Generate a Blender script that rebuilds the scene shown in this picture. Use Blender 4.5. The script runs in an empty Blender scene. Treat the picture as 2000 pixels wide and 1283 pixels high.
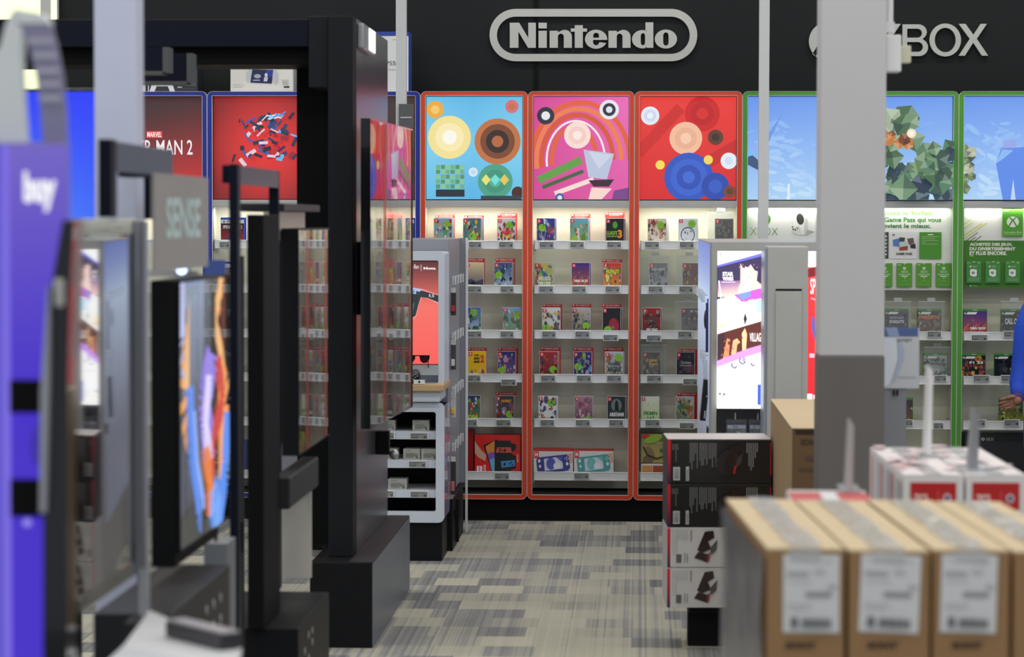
import bpy, math, random
from mathutils import Vector, Matrix
sc = bpy.context.scene
COL = sc.collection
# ---------------------------------------------------------------- camera
FPX = 5200.0
CAMZ = 1.69
VPX, VPY = 1250.0, 430.0
yaw = math.atan2(VPX - 1000, FPX)
pitch = math.atan2(641.5 - VPY, math.hypot(FPX, VPX - 1000))
ROLL = math.radians(0.12)
Rm = Matrix.Rotation(yaw, 3, 'Z') @ Matrix.Rotation(math.pi / 2 - pitch, 3, 'X') @ Matrix.Rotation(ROLL, 3, 'Z')
CAM = Vector((0, 0, CAMZ))
cam = bpy.data.cameras.new('camera')
cam.sensor_width = 36.0
cam.lens = FPX * 36.0 / 2000.0
cam.clip_start = 0.1
cam.clip_end = 100
camo = bpy.data.objects.new('camera', cam)
camo.matrix_world = Matrix.Translation(CAM) @ Rm.to_4x4()
COL.objects.link(camo)
sc.camera = camo
cam.dof.use_dof = True
cam.dof.focus_distance = 14.95
cam.dof.aperture_fstop = 4.2
cam.dof.aperture_blades = 9
# ---------------------------------------------------------------- world, light, exposure
sc.view_settings.view_transform = 'Standard'
sc.view_settings.look = 'None'
sc.view_settings.gamma = 1
sc.view_settings.exposure = 0.12
sc.cycles.max_bounces = 6
sc.cycles.caustics_reflective = False
sc.cycles.caustics_refractive = False
sc.cycles.transparent_max_bounces = 16
W = bpy.data.worlds.new('world')
sc.world = W
W.use_nodes = True
bgn = W.node_tree.nodes['Background']
bgn.inputs[0].default_value = (0.80, 0.88, 1.0, 1)
bgn.inputs[1].default_value = 0.42


def area(name, loc, sx, sy, power, col=(1, 1, 1), rot=(0, 0, 0), spread=math.pi):
    l = bpy.data.lights.new(name, 'AREA')
    l.shape = 'RECTANGLE'
    l.size = sx
    l.size_y = sy
    l.energy = power
    l.color = col
    l.spread = spread
    o = bpy.data.objects.new(name, l)
    o.location = loc
    o.rotation_euler = rot
    COL.objects.link(o)
    return o


for iy in range(7):
    for ix in range(-3, 4):
        area('ceiling_lamp', (ix * 2.0 - 0.2, 1.2 + iy * 2.2, 4.28), 1.2, 0.3, 16, (1.0, 0.985, 0.93))


def at(px, py, Y):
    d = Rm @ Vector(((px - 1000) / FPX, -(py - 641.5) / FPX, -1.0))
    return CAM + d * (Y / d.y)


def atX(px, py, X):
    d = Rm @ Vector(((px - 1000) / FPX, -(py - 641.5) / FPX, -1.0))
    return CAM + d * (X / d.x)


def atZ(px, py, Z):
    d = Rm @ Vector(((px - 1000) / FPX, -(py - 641.5) / FPX, -1.0))
    return CAM + d * ((Z - CAMZ) / d.z)


def L(c):
    r = []
    for v in c[:3]:
        v = max(0, min(255, v)) / 255.0
        r.append(v / 12.92 if v <= 0.04045 else ((v + 0.055) / 1.055) ** 2.4)
    return (r[0], r[1], r[2], 1.0)


# ---------------------------------------------------------------- materials
MATS = {}


def nodes(name):
    m = bpy.data.materials.new(name)
    m.use_nodes = True
    nt = m.node_tree
    b = nt.nodes['Principled BSDF']
    MATS[name] = m
    return m, nt, b


def mat(name, c, rough=0.5, metal=0.0, var=0.06, scale=9.0, bump=0.0, bscale=120.0, ior=1.45, coat=0.0, alpha=1.0, stretch=(1, 1, 1)):
    if name in MATS:
        return MATS[name]
    m, nt, b = nodes(name)
    c = L(c)
    tc = nt.nodes.new('ShaderNodeTexCoord')
    mp = nt.nodes.new('ShaderNodeMapping')
    mp.inputs['Scale'].default_value = stretch
    nt.links.new(tc.outputs['Object'], mp.inputs['Vector'])
    n = nt.nodes.new('ShaderNodeTexNoise')
    n.inputs['Scale'].default_value = scale
    n.inputs['Detail'].default_value = 4
    nt.links.new(mp.outputs[0], n.inputs['Vector'])
    mx = nt.nodes.new('ShaderNodeMix')
    mx.data_type = 'RGBA'
    mx.inputs[6].default_value = tuple(v * (1 - var) for v in c[:3]) + (1,)
    mx.inputs[7].default_value = tuple(min(1, v * (1 + var)) for v in c[:3]) + (1,)
    nt.links.new(n.outputs[0], mx.inputs[0])
    nt.links.new(mx.outputs[2], b.inputs['Base Color'])
    b.inputs['Roughness'].default_value = rough
    b.inputs['Metallic'].default_value = metal
    b.inputs['IOR'].default_value = ior
    b.inputs['Coat Weight'].default_value = coat
    b.inputs['Coat Roughness'].default_value = 0.03
    b.inputs['Alpha'].default_value = alpha
    if bump > 0:
        n2 = nt.nodes.new('ShaderNodeTexNoise')
        n2.inputs['Scale'].default_value = bscale
        nt.links.new(mp.outputs[0], n2.inputs['Vector'])
        bp = nt.nodes.new('ShaderNodeBump')
        bp.inputs['Strength'].default_value = bump
        bp.inputs['Distance'].default_value = 0.01
        nt.links.new(n2.outputs[0], bp.inputs['Height'])
        nt.links.new(bp.outputs[0], b.inputs['Normal'])
    return m


def print_mat(name, rough, emit=0.0, coat=0.0):
    m, nt, b = nodes(name)
    a = nt.nodes.new('ShaderNodeAttribute')
    a.attribute_name = 'Col'
    n = nt.nodes.new('ShaderNodeTexNoise')
    n.inputs['Scale'].default_value = 60
    mr = nt.nodes.new('ShaderNodeMapRange')
    mr.inputs[3].default_value = 0.96
    mr.inputs[4].default_value = 1.04
    nt.links.new(n.outputs[0], mr.inputs[0])
    mul = nt.nodes.new('ShaderNodeVectorMath')
    mul.operation = 'SCALE'
    nt.links.new(a.outputs['Color'], mul.inputs[0])
    nt.links.new(mr.outputs[0], mul.inputs[3])
    b.inputs['Roughness'].default_value = rough
    b.inputs['Coat Weight'].default_value = coat
    b.inputs['Coat Roughness'].default_value = 0.05
    if emit > 0:
        b.inputs['Base Color'].default_value = (0.02, 0.02, 0.02, 1)
        nt.links.new(mul.outputs[0], b.inputs['Emission Color'])
        b.inputs['Emission Strength'].default_value = emit
    else:
        nt.links.new(mul.outputs[0], b.inputs['Base Color'])
    return m


PRINT = print_mat('print', 0.45)
GLOSS = print_mat('gloss_print', 0.2, coat=0.3)
LIT = print_mat('backlit_print', 0.4, emit=0.88)
LITB = print_mat('bright_backlit_print', 0.4, emit=1.5)
WHITE = mat('white_metal', (226, 228, 230), 0.4)
GREY = mat('grey_metal', (180, 181, 181), 0.45)
MIDGREY = mat('mid_grey_metal', (140, 142, 150), 0.35)
POLE = mat('pole_paint', (206, 209, 212), 0.4)
CREAM = mat('cream_panel', (226, 224, 208), 0.6, scale=3)
BLACK = mat('black_metal', (26, 27, 30), 0.45, ior=1.18)
NAVY = mat('blue_black_metal', (20, 25, 38), 0.4, ior=1.18)
DARK = mat('dark_grey_metal', (52, 53, 56), 0.4, ior=1.18, bump=0.03)
CHARC = mat('charcoal_laminate', (33, 35, 40), 0.5, ior=1.18)
SOFTBLK = mat('soft_black_paint', (19, 20, 22), 0.6, ior=1.18)
WALLBLK = mat('black_wall_paint', (38, 40, 42), 0.7, ior=1.18, scale=2)
PLAST = mat('case_plastic', (205, 208, 212), 0.2, var=0.02)
ORANGE = mat('orange_enamel', (222, 72, 40), 0.4)
BLUE = mat('blue_enamel', (28, 48, 160), 0.4)
GREEN = mat('green_enamel', (80, 158, 58), 0.4)
RED = mat('red_card', (205, 38, 38), 0.5)
GREENST = mat('green_sticker', (120, 190, 40), 0.5)
ALU = mat('brushed_aluminium', (185, 187, 192), 0.28, metal=0.7, stretch=(1, 1, 40))
KRAFT = mat('kraft_cardboard', (152, 118, 82), 0.75, var=0.05, scale=14, bump=0.05)
KRAFT_LIT = mat('lit_top_cardboard', (196, 176, 144), 0.75, var=0.05, scale=14, bump=0.05)  # same board, paler: light from above put into the carton tops
KRAFT_SHADE = mat('shaded_front_cardboard', (116, 90, 64), 0.8, var=0.05, scale=14, bump=0.05)  # same board, darker: shade put into the front's colour
WOOD = mat('oak_edge', (190, 160, 120), 0.5, stretch=(1, 1, 20), var=0.15)
TAPE = mat('clear_tape', (205, 208, 212), 0.12, alpha=0.55, bump=0.5, bscale=30)
WRAP = mat('stretch_wrap', (120, 124, 134), 0.18, alpha=0.72, bump=0.6, bscale=9, stretch=(1, 1, .3))
GLASSY = mat('dark_screen_glass', (9, 9, 11), 0.03, ior=4.5, coat=1.0, bump=0.3, bscale=5.5, stretch=(1, 2.2, .12), var=0)
GLASSK = mat('dim_screen_glass', (14, 13, 26), 0.05, ior=2.0, coat=1.0, bump=0.06, bscale=4.0, stretch=(1, 1, .3), var=0)
GBLK = mat('gloss_black_plastic', (10, 11, 14), 0.12, coat=0.6)
EINK = mat('tag_screen', (120, 124, 122), 0.5)
SIGNGREY = mat('brushed_sign_letter', (186, 188, 186), 0.5, metal=0.0)
ACRYL = mat('clear_acrylic', (214, 220, 226), 0.1, alpha=0.45)
TAUPE = mat('taupe_panel', (150, 147, 142), 0.4)
SHEEN = mat('satin_portal_side', (112, 112, 120), 0.24, metal=0.7, stretch=(1, 1, .1))
PLINTHSIDE = mat('plinth_side', (92, 98, 110), 0.35)


def clear_mat():
    m, nt, b = nodes('clear_plastic')
    out = nt.nodes['Material Output']
    t = nt.nodes.new('ShaderNodeBsdfTransparent')
    t.inputs[0].default_value = (0.93, 0.95, 0.95, 1)
    b.inputs['Base Color'].default_value = (0.7, 0.72, 0.72, 1)
    b.inputs['Roughness'].default_value = 0.12
    mx = nt.nodes.new('ShaderNodeMixShader')
    lw = nt.nodes.new('ShaderNodeLayerWeight')
    lw.inputs[0].default_value = 0.25
    mr = nt.nodes.new('ShaderNodeMapRange')
    mr.inputs[3].default_value = 0.14
    mr.inputs[4].default_value = 0.8
    nt.links.new(lw.outputs['Facing'], mr.inputs[0])
    nt.links.new(mr.outputs[0], mx.inputs[0])
    nt.links.new(t.outputs[0], mx.inputs[1])
    nt.links.new(b.outputs[0], mx.inputs[2])
    nt.links.new(mx.outputs[0], out.inputs[0])
    return m


CLEAR = clear_mat()


def emis(name, c, s):
    m, nt, b = nodes(name)
    n = nt.nodes.new('ShaderNodeTexNoise')
    n.inputs['Scale'].default_value = 3
    mx = nt.nodes.new('ShaderNodeMix')
    mx.data_type = 'RGBA'
    c = L(c)
    mx.inputs[6].default_value = tuple(v * .95 for v in c[:3]) + (1,)
    mx.inputs[7].default_value = c
    nt.links.new(n.outputs[0], mx.inputs[0])
    nt.links.new(mx.outputs[2], b.inputs['Emission Color'])
    b.inputs['Emission Strength'].default_value = s
    return m


LED = emis('white_led', (255, 255, 255), 2.0)


def carpet():
    m, nt, b = nodes('carpet_tiles')
    N, K = nt.nodes, nt.links

    def mth(op, a, b_=None):
        n = N.new('ShaderNodeMath')
        n.operation = op
        for i, v in enumerate((a, b_)):
            if v is None:
                continue
            if isinstance(v, (int, float)):
                n.inputs[i].default_value = v
            else:
                K.new(v, n.inputs[i])
        return n.outputs[0]

    def wn(a, b_):
        c = N.new('ShaderNodeCombineXYZ')
        for i, v in enumerate((a, b_)):
            if isinstance(v, (int, float)):
                c.inputs[i].default_value = v
            else:
                K.new(v, c.inputs[i])
        w = N.new('ShaderNodeTexWhiteNoise')
        w.noise_dimensions = '2D'
        K.new(c.outputs[0], w.inputs['Vector'])
        return w.outputs['Value']
    tc = N.new('ShaderNodeTexCoord')
    sx = N.new('ShaderNodeSeparateXYZ')
    K.new(tc.outputs['Object'], sx.inputs[0])
    X, Y = sx.outputs[0], sx.outputs[1]
    row = mth('FLOOR', mth('DIVIDE', Y, 0.25))
    off = mth('MULTIPLY', wn(row, 3.3), 0.9)
    blk = mth('FLOOR', mth('DIVIDE', mth('ADD', X, off), 0.2))
    tone = wn(blk, row)
    st = mth('FLOOR', mth('DIVIDE', X, 0.0085))
    stripe = wn(st, 3.7)
    st2 = wn(mth('FLOOR', mth('DIVIDE', X, 0.003)), 8.5)
    lng = mth('GREATER_THAN', wn(mth('FLOOR', mth('DIVIDE', X, 0.0105)), 1.7), 0.9)
    v = mth('ADD', mth('MULTIPLY', tone, 0.75), mth('MULTIPLY', stripe, 0.26))
    v = mth('ADD', v, mth('MULTIPLY', st2, 0.12))
    v = mth('SUBTRACT', v, mth('MULTIPLY', lng, 0.14))
    r = N.new('ShaderNodeValToRGB')
    e = r.color_ramp.elements
    e[0].position = 0.08
    e[0].color = L((100, 102, 106))
    e[1].position = 1.0
    e[1].color = L((184, 180, 164))
    q = e.new(0.42)
    q.color = L((138, 139, 138))
    q = e.new(0.62)
    q.color = L((168, 165, 152))
    K.new(v, r.inputs[0])
    K.new(r.outputs[0], b.inputs['Base Color'])
    b.inputs['Roughness'].default_value = 0.62
    b.inputs['Specular IOR Level'].default_value = 0.35
    n = N.new('ShaderNodeTexNoise')
    n.inputs['Scale'].default_value = 400
    bp = N.new('ShaderNodeBump')
    bp.inputs['Strength'].default_value = 0.3
    bp.inputs['Distance'].default_value = 0.003
    K.new(n.outputs[0], bp.inputs['Height'])
    K.new(bp.outputs[0], b.inputs['Normal'])
    return m


CARPET = carpet()

# ---------------------------------------------------------------- text outlines
TXT = {}


def text_mesh(s, bold):
    k = (s, bold)
    if k in TXT:
        return TXT[k]
    cu = bpy.data.curves.new('t', 'FONT')
    cu.body = s
    cu.resolution_u = 3
    cu.fill_mode = 'FRONT'
    cu.offset = bold
    ob = bpy.data.objects.new('t', cu)
    me = bpy.data.meshes.new_from_object(ob)
    vs = [(v.co.x, v.co.y) for v in me.vertices]
    fs = [tuple(p.vertices) for p in me.polygons]
    bpy.data.objects.remove(ob)
    bpy.data.curves.remove(cu)
    bpy.data.meshes.remove(me)
    if not vs:
        vs = [(0, 0), (1, 0), (1, 1)]
        fs = []
    x0 = min(v[0] for v in vs)
    x1 = max(v[0] for v in vs)
    y0 = min(v[1] for v in vs)
    y1 = max(v[1] for v in vs)
    vs = [((v[0] - x0) / max(1e-6, x1 - x0), (v[1] - y0) / max(1e-6, y1 - y0)) for v in vs]
    TXT[k] = (vs, fs)
    return TXT[k]


# ---------------------------------------------------------------- mesh builder (world coordinates)
class MB:
    def __init__(s, m=None, col=(200, 200, 200)):
        s.v = []
        s.f = []
        s.mi = []
        s.c = []
        s.sm = []
        s.mats = []
        s.m = m
        s.col = col
        s.T = None

    def mid(s, m):
        m = m or s.m
        if m not in s.mats:
            s.mats.append(m)
        return s.mats.index(m)

    def add(s, pts, faces, m=None, col=None, smooth=False, cols=None):
        b = len(s.v)
        for p in pts:
            p = Vector(p)
            if s.T is not None:
                p = s.T @ p
            s.v.append(p)
        k = s.mid(m)
        col = col if col is not None else s.col
        for f in faces:
            s.f.append([b + i for i in f])
            s.mi.append(k)
            s.sm.append(smooth)
            if cols:
                s.c.append([L(cols[i]) for i in f])
            else:
                s.c.append([L(col)] * len(f))
        return s

    def box(s, x0, x1, y0, y1, z0, z1, m=None, col=None, bev=0.0):
        if x0 > x1: x0, x1 = x1, x0
        if y0 > y1: y0, y1 = y1, y0
        if z0 > z1: z0, z1 = z1, z0
        if bev > 0:
            b = min(bev, (x1 - x0) / 2.1, (y1 - y0) / 2.1, (z1 - z0) / 2.1)
            import bmesh
            bm = bmesh.new()
            bmesh.ops.create_cube(bm, size=1)
            for v in bm.verts:
                v.co = Vector(((x0 + x1) / 2 + v.co.x * (x1 - x0), (y0 + y1) / 2 + v.co.y * (y1 - y0), (z0 + z1) / 2 + v.co.z * (z1 - z0)))
            bmesh.ops.bevel(bm, geom=bm.edges[:], offset=b, segments=2, profile=0.5, affect='EDGES')
            bm.verts.index_update()
            s.add([v.co for v in bm.verts], [[v.index for v in f.verts] for f in bm.faces], m, col)
            bm.free()
            return s
        P = [(x, y, z) for x in (x0, x1) for y in (y0, y1) for z in (z0, z1)]
        F = [(0, 1, 3, 2), (4, 6, 7, 5), (0, 4, 5, 1), (2, 3, 7, 6), (0, 2, 6, 4), (1, 5, 7, 3)]
        return s.add(P, F, m, col)

    def prism(s, poly, axis, a, b, m=None, col=None, smooth=False):
        """poly: 2D points; axis 'y': (x,z) extruded from y=a..b; 'x': (y,z); 'z': (x,y)"""
        n = len(poly)

        def P(p, t):
            return {'y': (p[0], t, p[1]), 'x': (t, p[0], p[1]), 'z': (p[0], p[1], t)}[axis]
        pts = [P(p, a) for p in poly] + [P(p, b) for p in poly]
        F = [list(range(n))[::-1], list(range(n, 2 * n))]
        F += [(i, (i + 1) % n, n + (i + 1) % n, n + i) for i in range(n)]
        return s.add(pts, F, m, col, smooth)

    def cyl(s, p0, p1, r0, r1=None, m=None, col=None, n=16):
        r1 = r0 if r1 is None else r1
        p0, p1 = Vector(p0), Vector(p1)
        d = (p1 - p0).normalized()
        u = d.orthogonal().normalized()
        w = d.cross(u)
        pts = []
        for p, r in ((p0, r0), (p1, r1)):
            for i in range(n):
                t = 2 * math.pi * i / n
                pts.append(p + (u * math.cos(t) + w * math.sin(t)) * r)
        s.add(pts, [(i, (i + 1) % n, n + (i + 1) % n, n + i) for i in range(n)], m, col, True)
        s.add(pts, [list(range(n))[::-1], list(range(n, 2 * n))], m, col)
        return s

    def ell(s, c, rx, ry, rz, m=None, col=None, nu=14, nv=8):
        pts = []
        F = []
        for j in range(nv + 1):
            ph = math.pi * j / nv
            for i in range(nu):
                t = 2 * math.pi * i / nu
                pts.append((c[0] + rx * math.sin(ph) * math.cos(t), c[1] + ry * math.sin(ph) * math.sin(t), c[2] + rz * math.cos(ph)))
        for j in range(nv):
            for i in range(nu):
                a, b = j * nu + i, j * nu + (i + 1) % nu
                F.append((a, b, b + nu, a + nu))
        return s.add(pts, F, m, col, True)

    def ring(s, x0, x1, z0, z1, r, w, y0, y1, m=None, col=None, wt=None, wb=None, ri=None):
        """rounded rectangular frame in the XZ plane"""
        wt = w if wt is None else wt
        wb = w if wb is None else wb
        ri = max(0.001, r - w) if ri is None else ri

        def rr(x0, x1, z0, z1, r):
            p = []
            for cx, cz, a0 in ((x1 - r, z1 - r, 0), (x0 + r, z1 - r, 90), (x0 + r, z0 + r, 180), (x1 - r, z0 + r, 270)):
                for k in range(6):
                    t = math.radians(a0 + 18 * k)
                    p.append((cx + r * math.cos(t), cz + r * math.sin(t)))
            return p
        o = rr(x0, x1, z0, z1, r)
        i_ = rr(x0 + w, x1 - w, z0 + wb, z1 - wt, ri)
        n = len(o)
        pts = [(p[0], y0, p[1]) for p in o] + [(p[0], y0, p[1]) for p in i_] + [(p[0], y1, p[1]) for p in o] + [(p[0], y1, p[1]) for p in i_]
        F = []
        for k in range(n):
            q = (k + 1) % n
            F += [(k, n + k, n + q, q), (2 * n + k, 2 * n + q, 3 * n + q, 3 * n + k), (k, q, 2 * n + q, 2 * n + k), (n + k, 3 * n + k, 3 * n + q, n + q)]
        return s.add(pts, F, m, col)


def mesh_obj(name, mb, origin):
    me = bpy.data.meshes.new(name)
    me.from_pydata([tuple(p - origin) for p in mb.v], [], mb.f)
    for m in mb.mats:
        me.materials.append(m)
    me.polygons.foreach_set('material_index', mb.mi)
    me.polygons.foreach_set('use_smooth', mb.sm)
    if any(m in (PRINT, GLOSS, LIT, LITB) for m in mb.mats):
        ca = me.color_attributes.new('Col', 'FLOAT_COLOR', 'CORNER')
        flat = []
        for fc in mb.c:
            for c in fc:
                flat += list(c)
        ca.data.foreach_set('color', flat)
    me.update()
    o = bpy.data.objects.new(name, me)
    COL.objects.link(o)
    return o


class Thing:
    def __init__(s, name, label=None, cat=None, group=None, kind=None):
        s.name, s.label, s.cat, s.group, s.kind = name, label, cat, group, kind
        s.parts = []

    def part(s, name, mb, parent=None, label=None):
        s.parts.append((name, mb, parent, label))
        return len(s.parts) - 1

    def done(s):
        vs = [v for p in s.parts for v in p[1].v]
        lo = [min(v[i] for v in vs) for i in range(3)]
        hi = [max(v[i] for v in vs) for i in range(3)]
        O = Vector(((lo[0] + hi[0]) / 2, (lo[1] + hi[1]) / 2, lo[2]))
        if len(s.parts) == 1 and s.parts[0][0] is None:
            root = mesh_obj(s.name, s.parts[0][1], O)
        else:
            root = bpy.data.objects.new(s.name, None)
            root.empty_display_size = 0.05
            COL.objects.link(root)
            made = []
            for name, mb, par, lab in s.parts:
                o = mesh_obj(name, mb, O)
                o.parent = root if par is None else made[par]
                if lab:
                    o['label'] = lab
                made.append(o)
        root.location = O
        if s.label: root['label'] = s.label
        if s.cat: root['category'] = s.cat
        if s.group: root['group'] = s.group
        if s.kind: root['kind'] = s.kind
        return root


def solo(name, mb, label=None, cat=None, group=None, kind=None):
    t = Thing(name, label, cat, group, kind)
    t.part(None, mb)
    return t.done()


# ---------------------------------------------------------------- flat printed art
class Art:
    """prints coloured shapes on a flat rectangle; box gives its own (x0,y0,x1,y1) coordinates, y downwards"""

    def __init__(s, O, U, V, N, box, m, mb=None, eps=0.0004):
        s.O, s.U, s.V, s.N = Vector(O), Vector(U), Vector(V), Vector(N)
        s.b = box
        s.mb = mb or MB(m)
        s.m = m
        s.k = 0
        s.eps = eps

    def P(s, x, y):
        x0, y0, x1, y1 = s.b
        return s.O + s.U * ((x - x0) / (x1 - x0)) + s.V * ((y - y0) / (y1 - y0)) + s.N * (s.k * s.eps)

    def clip(s, poly):
        x0, y0, x1, y1 = s.b
        for ax, lim, sg in ((0, x0, 1), (0, x1, -1), (1, y0, 1), (1, y1, -1)):
            out = []
            n = len(poly)
            for i in range(n):
                a, b = poly[i], poly[(i + 1) % n]
                da, db = (a[ax] - lim) * sg, (b[ax] - lim) * sg
                if da >= 0: out.append(a)
                if (da >= 0) != (db >= 0):
                    t = da / (da - db)
                    out.append((a[0] + (b[0] - a[0]) * t, a[1] + (b[1] - a[1]) * t))
            poly = out
            if len(poly) < 3: return []
        return poly

    def poly(s, pts, c, step=True):
        if step: s.k += 1
        p = s.clip(list(pts))
        if len(p) < 3: return
        s.mb.add([s.P(*q) for q in p], [list(range(len(p)))], s.m, c)

    def rect(s, x0, y0, x1, y1, c):
        s.poly([(x0, y0), (x1, y0), (x1, y1), (x0, y1)], c)

    def el(s, cx, cy, rx, ry, c, rot=0, n=20):
        r = math.radians(rot)
        s.poly([(cx + rx * math.cos(t) * math.cos(r) - ry * math.sin(t) * math.sin(r), cy + rx * math.cos(t) * math.sin(r) + ry * math.sin(t) * math.cos(r)) for t in [2 * math.pi * i / n for i in range(n)]], c)

    def line(s, x0, y0, x1, y1, w, c):
        d = math.hypot(x1 - x0, y1 - y0) or 1
        nx, ny = -(y1 - y0) / d * w / 2, (x1 - x0) / d * w / 2
        s.poly([(x0 + nx, y0 + ny), (x1 + nx, y1 + ny), (x1 - nx, y1 - ny), (x0 - nx, y0 - ny)], c)

    def path(s, pts, w, c):
        s.k += 1
        for a, b in zip(pts, pts[1:]):
            s.k -= 1
            s.line(a[0], a[1], b[0], b[1], w, c)

    def grad(s, x0, y0, x1, y1, fn, nx=8, ny=8):
        s.k += 1
        pts, cols, F = [], [], []
        for j in range(ny + 1):
            for i in range(nx + 1):
                x, y = x0 + (x1 - x0) * i / nx, y0 + (y1 - y0) * j / ny
                pts.append(s.P(x, y))
                cols.append(fn(i / nx, j / ny))
        for j in range(ny):
            for i in range(nx):
                a = j * (nx + 1) + i
                F.append((a, a + 1, a + nx + 2, a + nx + 1))
        s.mb.add(pts, F, s.m, cols=cols)

    def text(s, t, x0, y0, x1, y1, c, bold=0.0, rot=0):
        s.k += 1
        vs, fs = text_mesh(t, bold)
        for f in fs:
            p = []
            for i in f:
                u, v = vs[i]
                if rot == 90:
                    p.append((x0 + v * (x1 - x0), y0 + u * (y1 - y0)))
                elif rot == -90:
                    p.append((x0 + (1 - v) * (x1 - x0), y1 - u * (y1 - y0)))
                else:
                    p.append((x0 + u * (x1 - x0), y1 - v * (y1 - y0)))
            s.poly(p, c, step=False)

    def blobs(s, seed, pal, n, r0, r1, area=None):
        R = random.Random(seed)
        x0, y0, x1, y1 = area or s.b
        w = x1 - x0
        for i in range(n):
            cx, cy = R.uniform(x0, x1), R.uniform(y0, y1)
            r = R.uniform(r0, r1) * w * (1.25 if i < n // 3 else .7)
            c = mixc(R.choice(pal), R.choice(pal), R.random() * .5)
            c = mixc(c, (R.uniform(30, 210),) * 3, R.random() * .35)
            m = R.randint(4, 7)
            a0 = R.uniform(0, 6.28)
            if R.random() < .35:
                s.el(cx, cy, r, r * R.uniform(.5, 1), c, R.uniform(0, 180), 12)
            else:
                s.poly([(cx + r * R.uniform(.5, 1.2) * math.cos(a0 + 6.283 * k / m), cy + r * R.uniform(.5, 1.2) * math.sin(a0 + 6.283 * k / m)) for k in range(m)], c)


def art_px(x0, y0, x1, y1, Y, m=None, mb=None, eps=0.0004):
    """art on a plane parallel to the wall at depth Y"""
    a, b, c = at(x0, y0, Y), at(x1, y0, Y), at(x0, y1, Y)
    return Art(a, Vector((b.x - a.x, 0, 0)), Vector((0, 0, c.z - a.z)), (0, -1, 0), (x0, y0, x1, y1), m or PRINT, mb, eps)


def art_front(x0, x1, z0, z1, Y, box, m=None, mb=None, eps=0.0004):
    return Art((x0, Y, z1), (x1 - x0, 0, 0), (0, 0, z0 - z1), (0, -1, 0), box, m or PRINT, mb, eps)


def mixc(a, b, t):
    t = max(0, min(1, t))
    return tuple(a[i] + (b[i] - a[i]) * t for i in range(3))


def pb(x0, y0, x1, y1, Y0, Y1, m=None, mb=None, bev=0.0, col=None):
    """box whose front face fills the pixel rectangle at depth Y0"""
    a, b = at(x0, y0, Y0), at(x1, y1, Y0)
    mb = mb or MB(m)
    return mb.box(a.x, b.x, Y0, Y1, b.z, a.z, m, col, bev)
# ================================================================ the setting
WY = 15.26
f = MB(CARPET).box(-9, 9, -3, WY + .2, -0.05, 0)
f = mesh_obj('floor', f, Vector((0, 0, 0)))
f['kind'] = 'structure'
w = MB(WALLBLK).box(-9, 9, WY, WY + .15, 0, 4.6)
w = solo('wall_back', w, kind='structure')
CEIL = mat('ceiling_panels', (200, 200, 196), 0.8)
c = solo('ceiling', MB(CEIL).box(-9, 9, -3, WY + .2, 4.45, 4.55), kind='structure')

YF = 14.9
EDGE = mat('frame_edging', (214, 210, 206), 0.4)
for px in (1047, 1496):
    a = at(px, 0, WY)
    solo('trim_%d' % (1 if px == 1047 else 2), MB(SOFTBLK).box(a.x - .011, a.x - .004, WY - .006, WY, 2.4, 4.45).box(a.x + .004, a.x + .011, WY - .006, WY, 2.4, 4.45), kind='structure')


def Z(py, Y=YF, px=1130):
    return at(px, py, Y).z


# ---- wall letters
def arc(cx, cy, rx, ry, a0, a1, n=14):
    return [(cx + rx * math.cos(math.radians(a0 + (a1 - a0) * i / n)), cy + ry * math.sin(math.radians(a0 + (a1 - a0) * i / n))) for i in range(n + 1)]


def curve_letter(name, loops, Yd, depth, ox, oy, sc_, mtl, T, parent=None):
    """loops of points in source pixels (y down) -> extruded letter with holes"""
    cu = bpy.data.curves.new('c', 'CURVE')
    cu.dimensions = '2D'
    cu.fill_mode = 'BOTH'
    cu.extrude = depth / 2
    for lp in loops:
        sp = cu.splines.new('POLY')
        P = [at(ox + x * sc_, oy + y * sc_, Yd) for x, y in lp]
        sp.points.add(len(P) - 1)
        for q, p in zip(sp.points, P):
            q.co = (p.x, p.z, 0, 1)
        sp.use_cyclic_u = True
    ob = bpy.data.objects.new('c', cu)
    me = bpy.data.meshes.new_from_object(ob)
    mb = MB(mtl)
    mb.add([(v.co.x, Yd - depth / 2 + v.co.z, v.co.y) for v in me.vertices], [list(p.vertices) for p in me.polygons])
    bpy.data.objects.remove(ob)
    bpy.data.curves.remove(cu)
    bpy.data.meshes.remove(me)
    return T.part(name, mb, parent)


def n_shape(x0, x1, sw, top, ry):
    cx = (x0 + sw + x1) / 2 + 2
    return [[(x0, 173), (x0 + sw, 173), (x0 + sw, 182)] + arc(x1 - 40, 205, 40, 37, -120, 0, 10) + [(x1, 268), (x1 - 45, 268), (x1 - 45, 205)] + arc((x0 + sw + x1 - 45) / 2, 205, (x1 - 45 - x0 - sw) / 2, 16, 0, -180, 8)[1:] + [(x0 + sw, 268), (x0, 268)]]


T = Thing('wall_sign', 'large silver rounded outline sign with a bold eight-letter word on black wall', 'sign')
o_ = arc(1458, 197, 147, 146, 90, -90, 24) + arc(594, 197, 147, 146, -90, -270, 24)
i_ = arc(1458, 198, 105, 104, 90, -90, 24) + arc(594, 198, 106, 104, -90, -270, 24)
SY = WY - .001
curve_letter('outline_ring', [o_, i_], SY, .02, 800, 0, .35, SIGNGREY, T)
curve_letter('letter', [[(560, 128), (612, 128), (663, 212), (663, 128), (705, 128), (705, 268), (662, 268), (608, 178), (608, 268), (560, 268)]], SY, .02, 800, 0, .35, SIGNGREY, T)
curve_letter('letter', [[(720, 128), (766, 128), (766, 160), (720, 160)], [(720, 173), (766, 173), (766, 268), (720, 268)]], SY, .02, 800, 0, .35, SIGNGREY, T)
curve_letter('letter', n_shape(782, 906, 46, 168, 40), SY, .02, 800, 0, .35, SIGNGREY, T)
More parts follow.
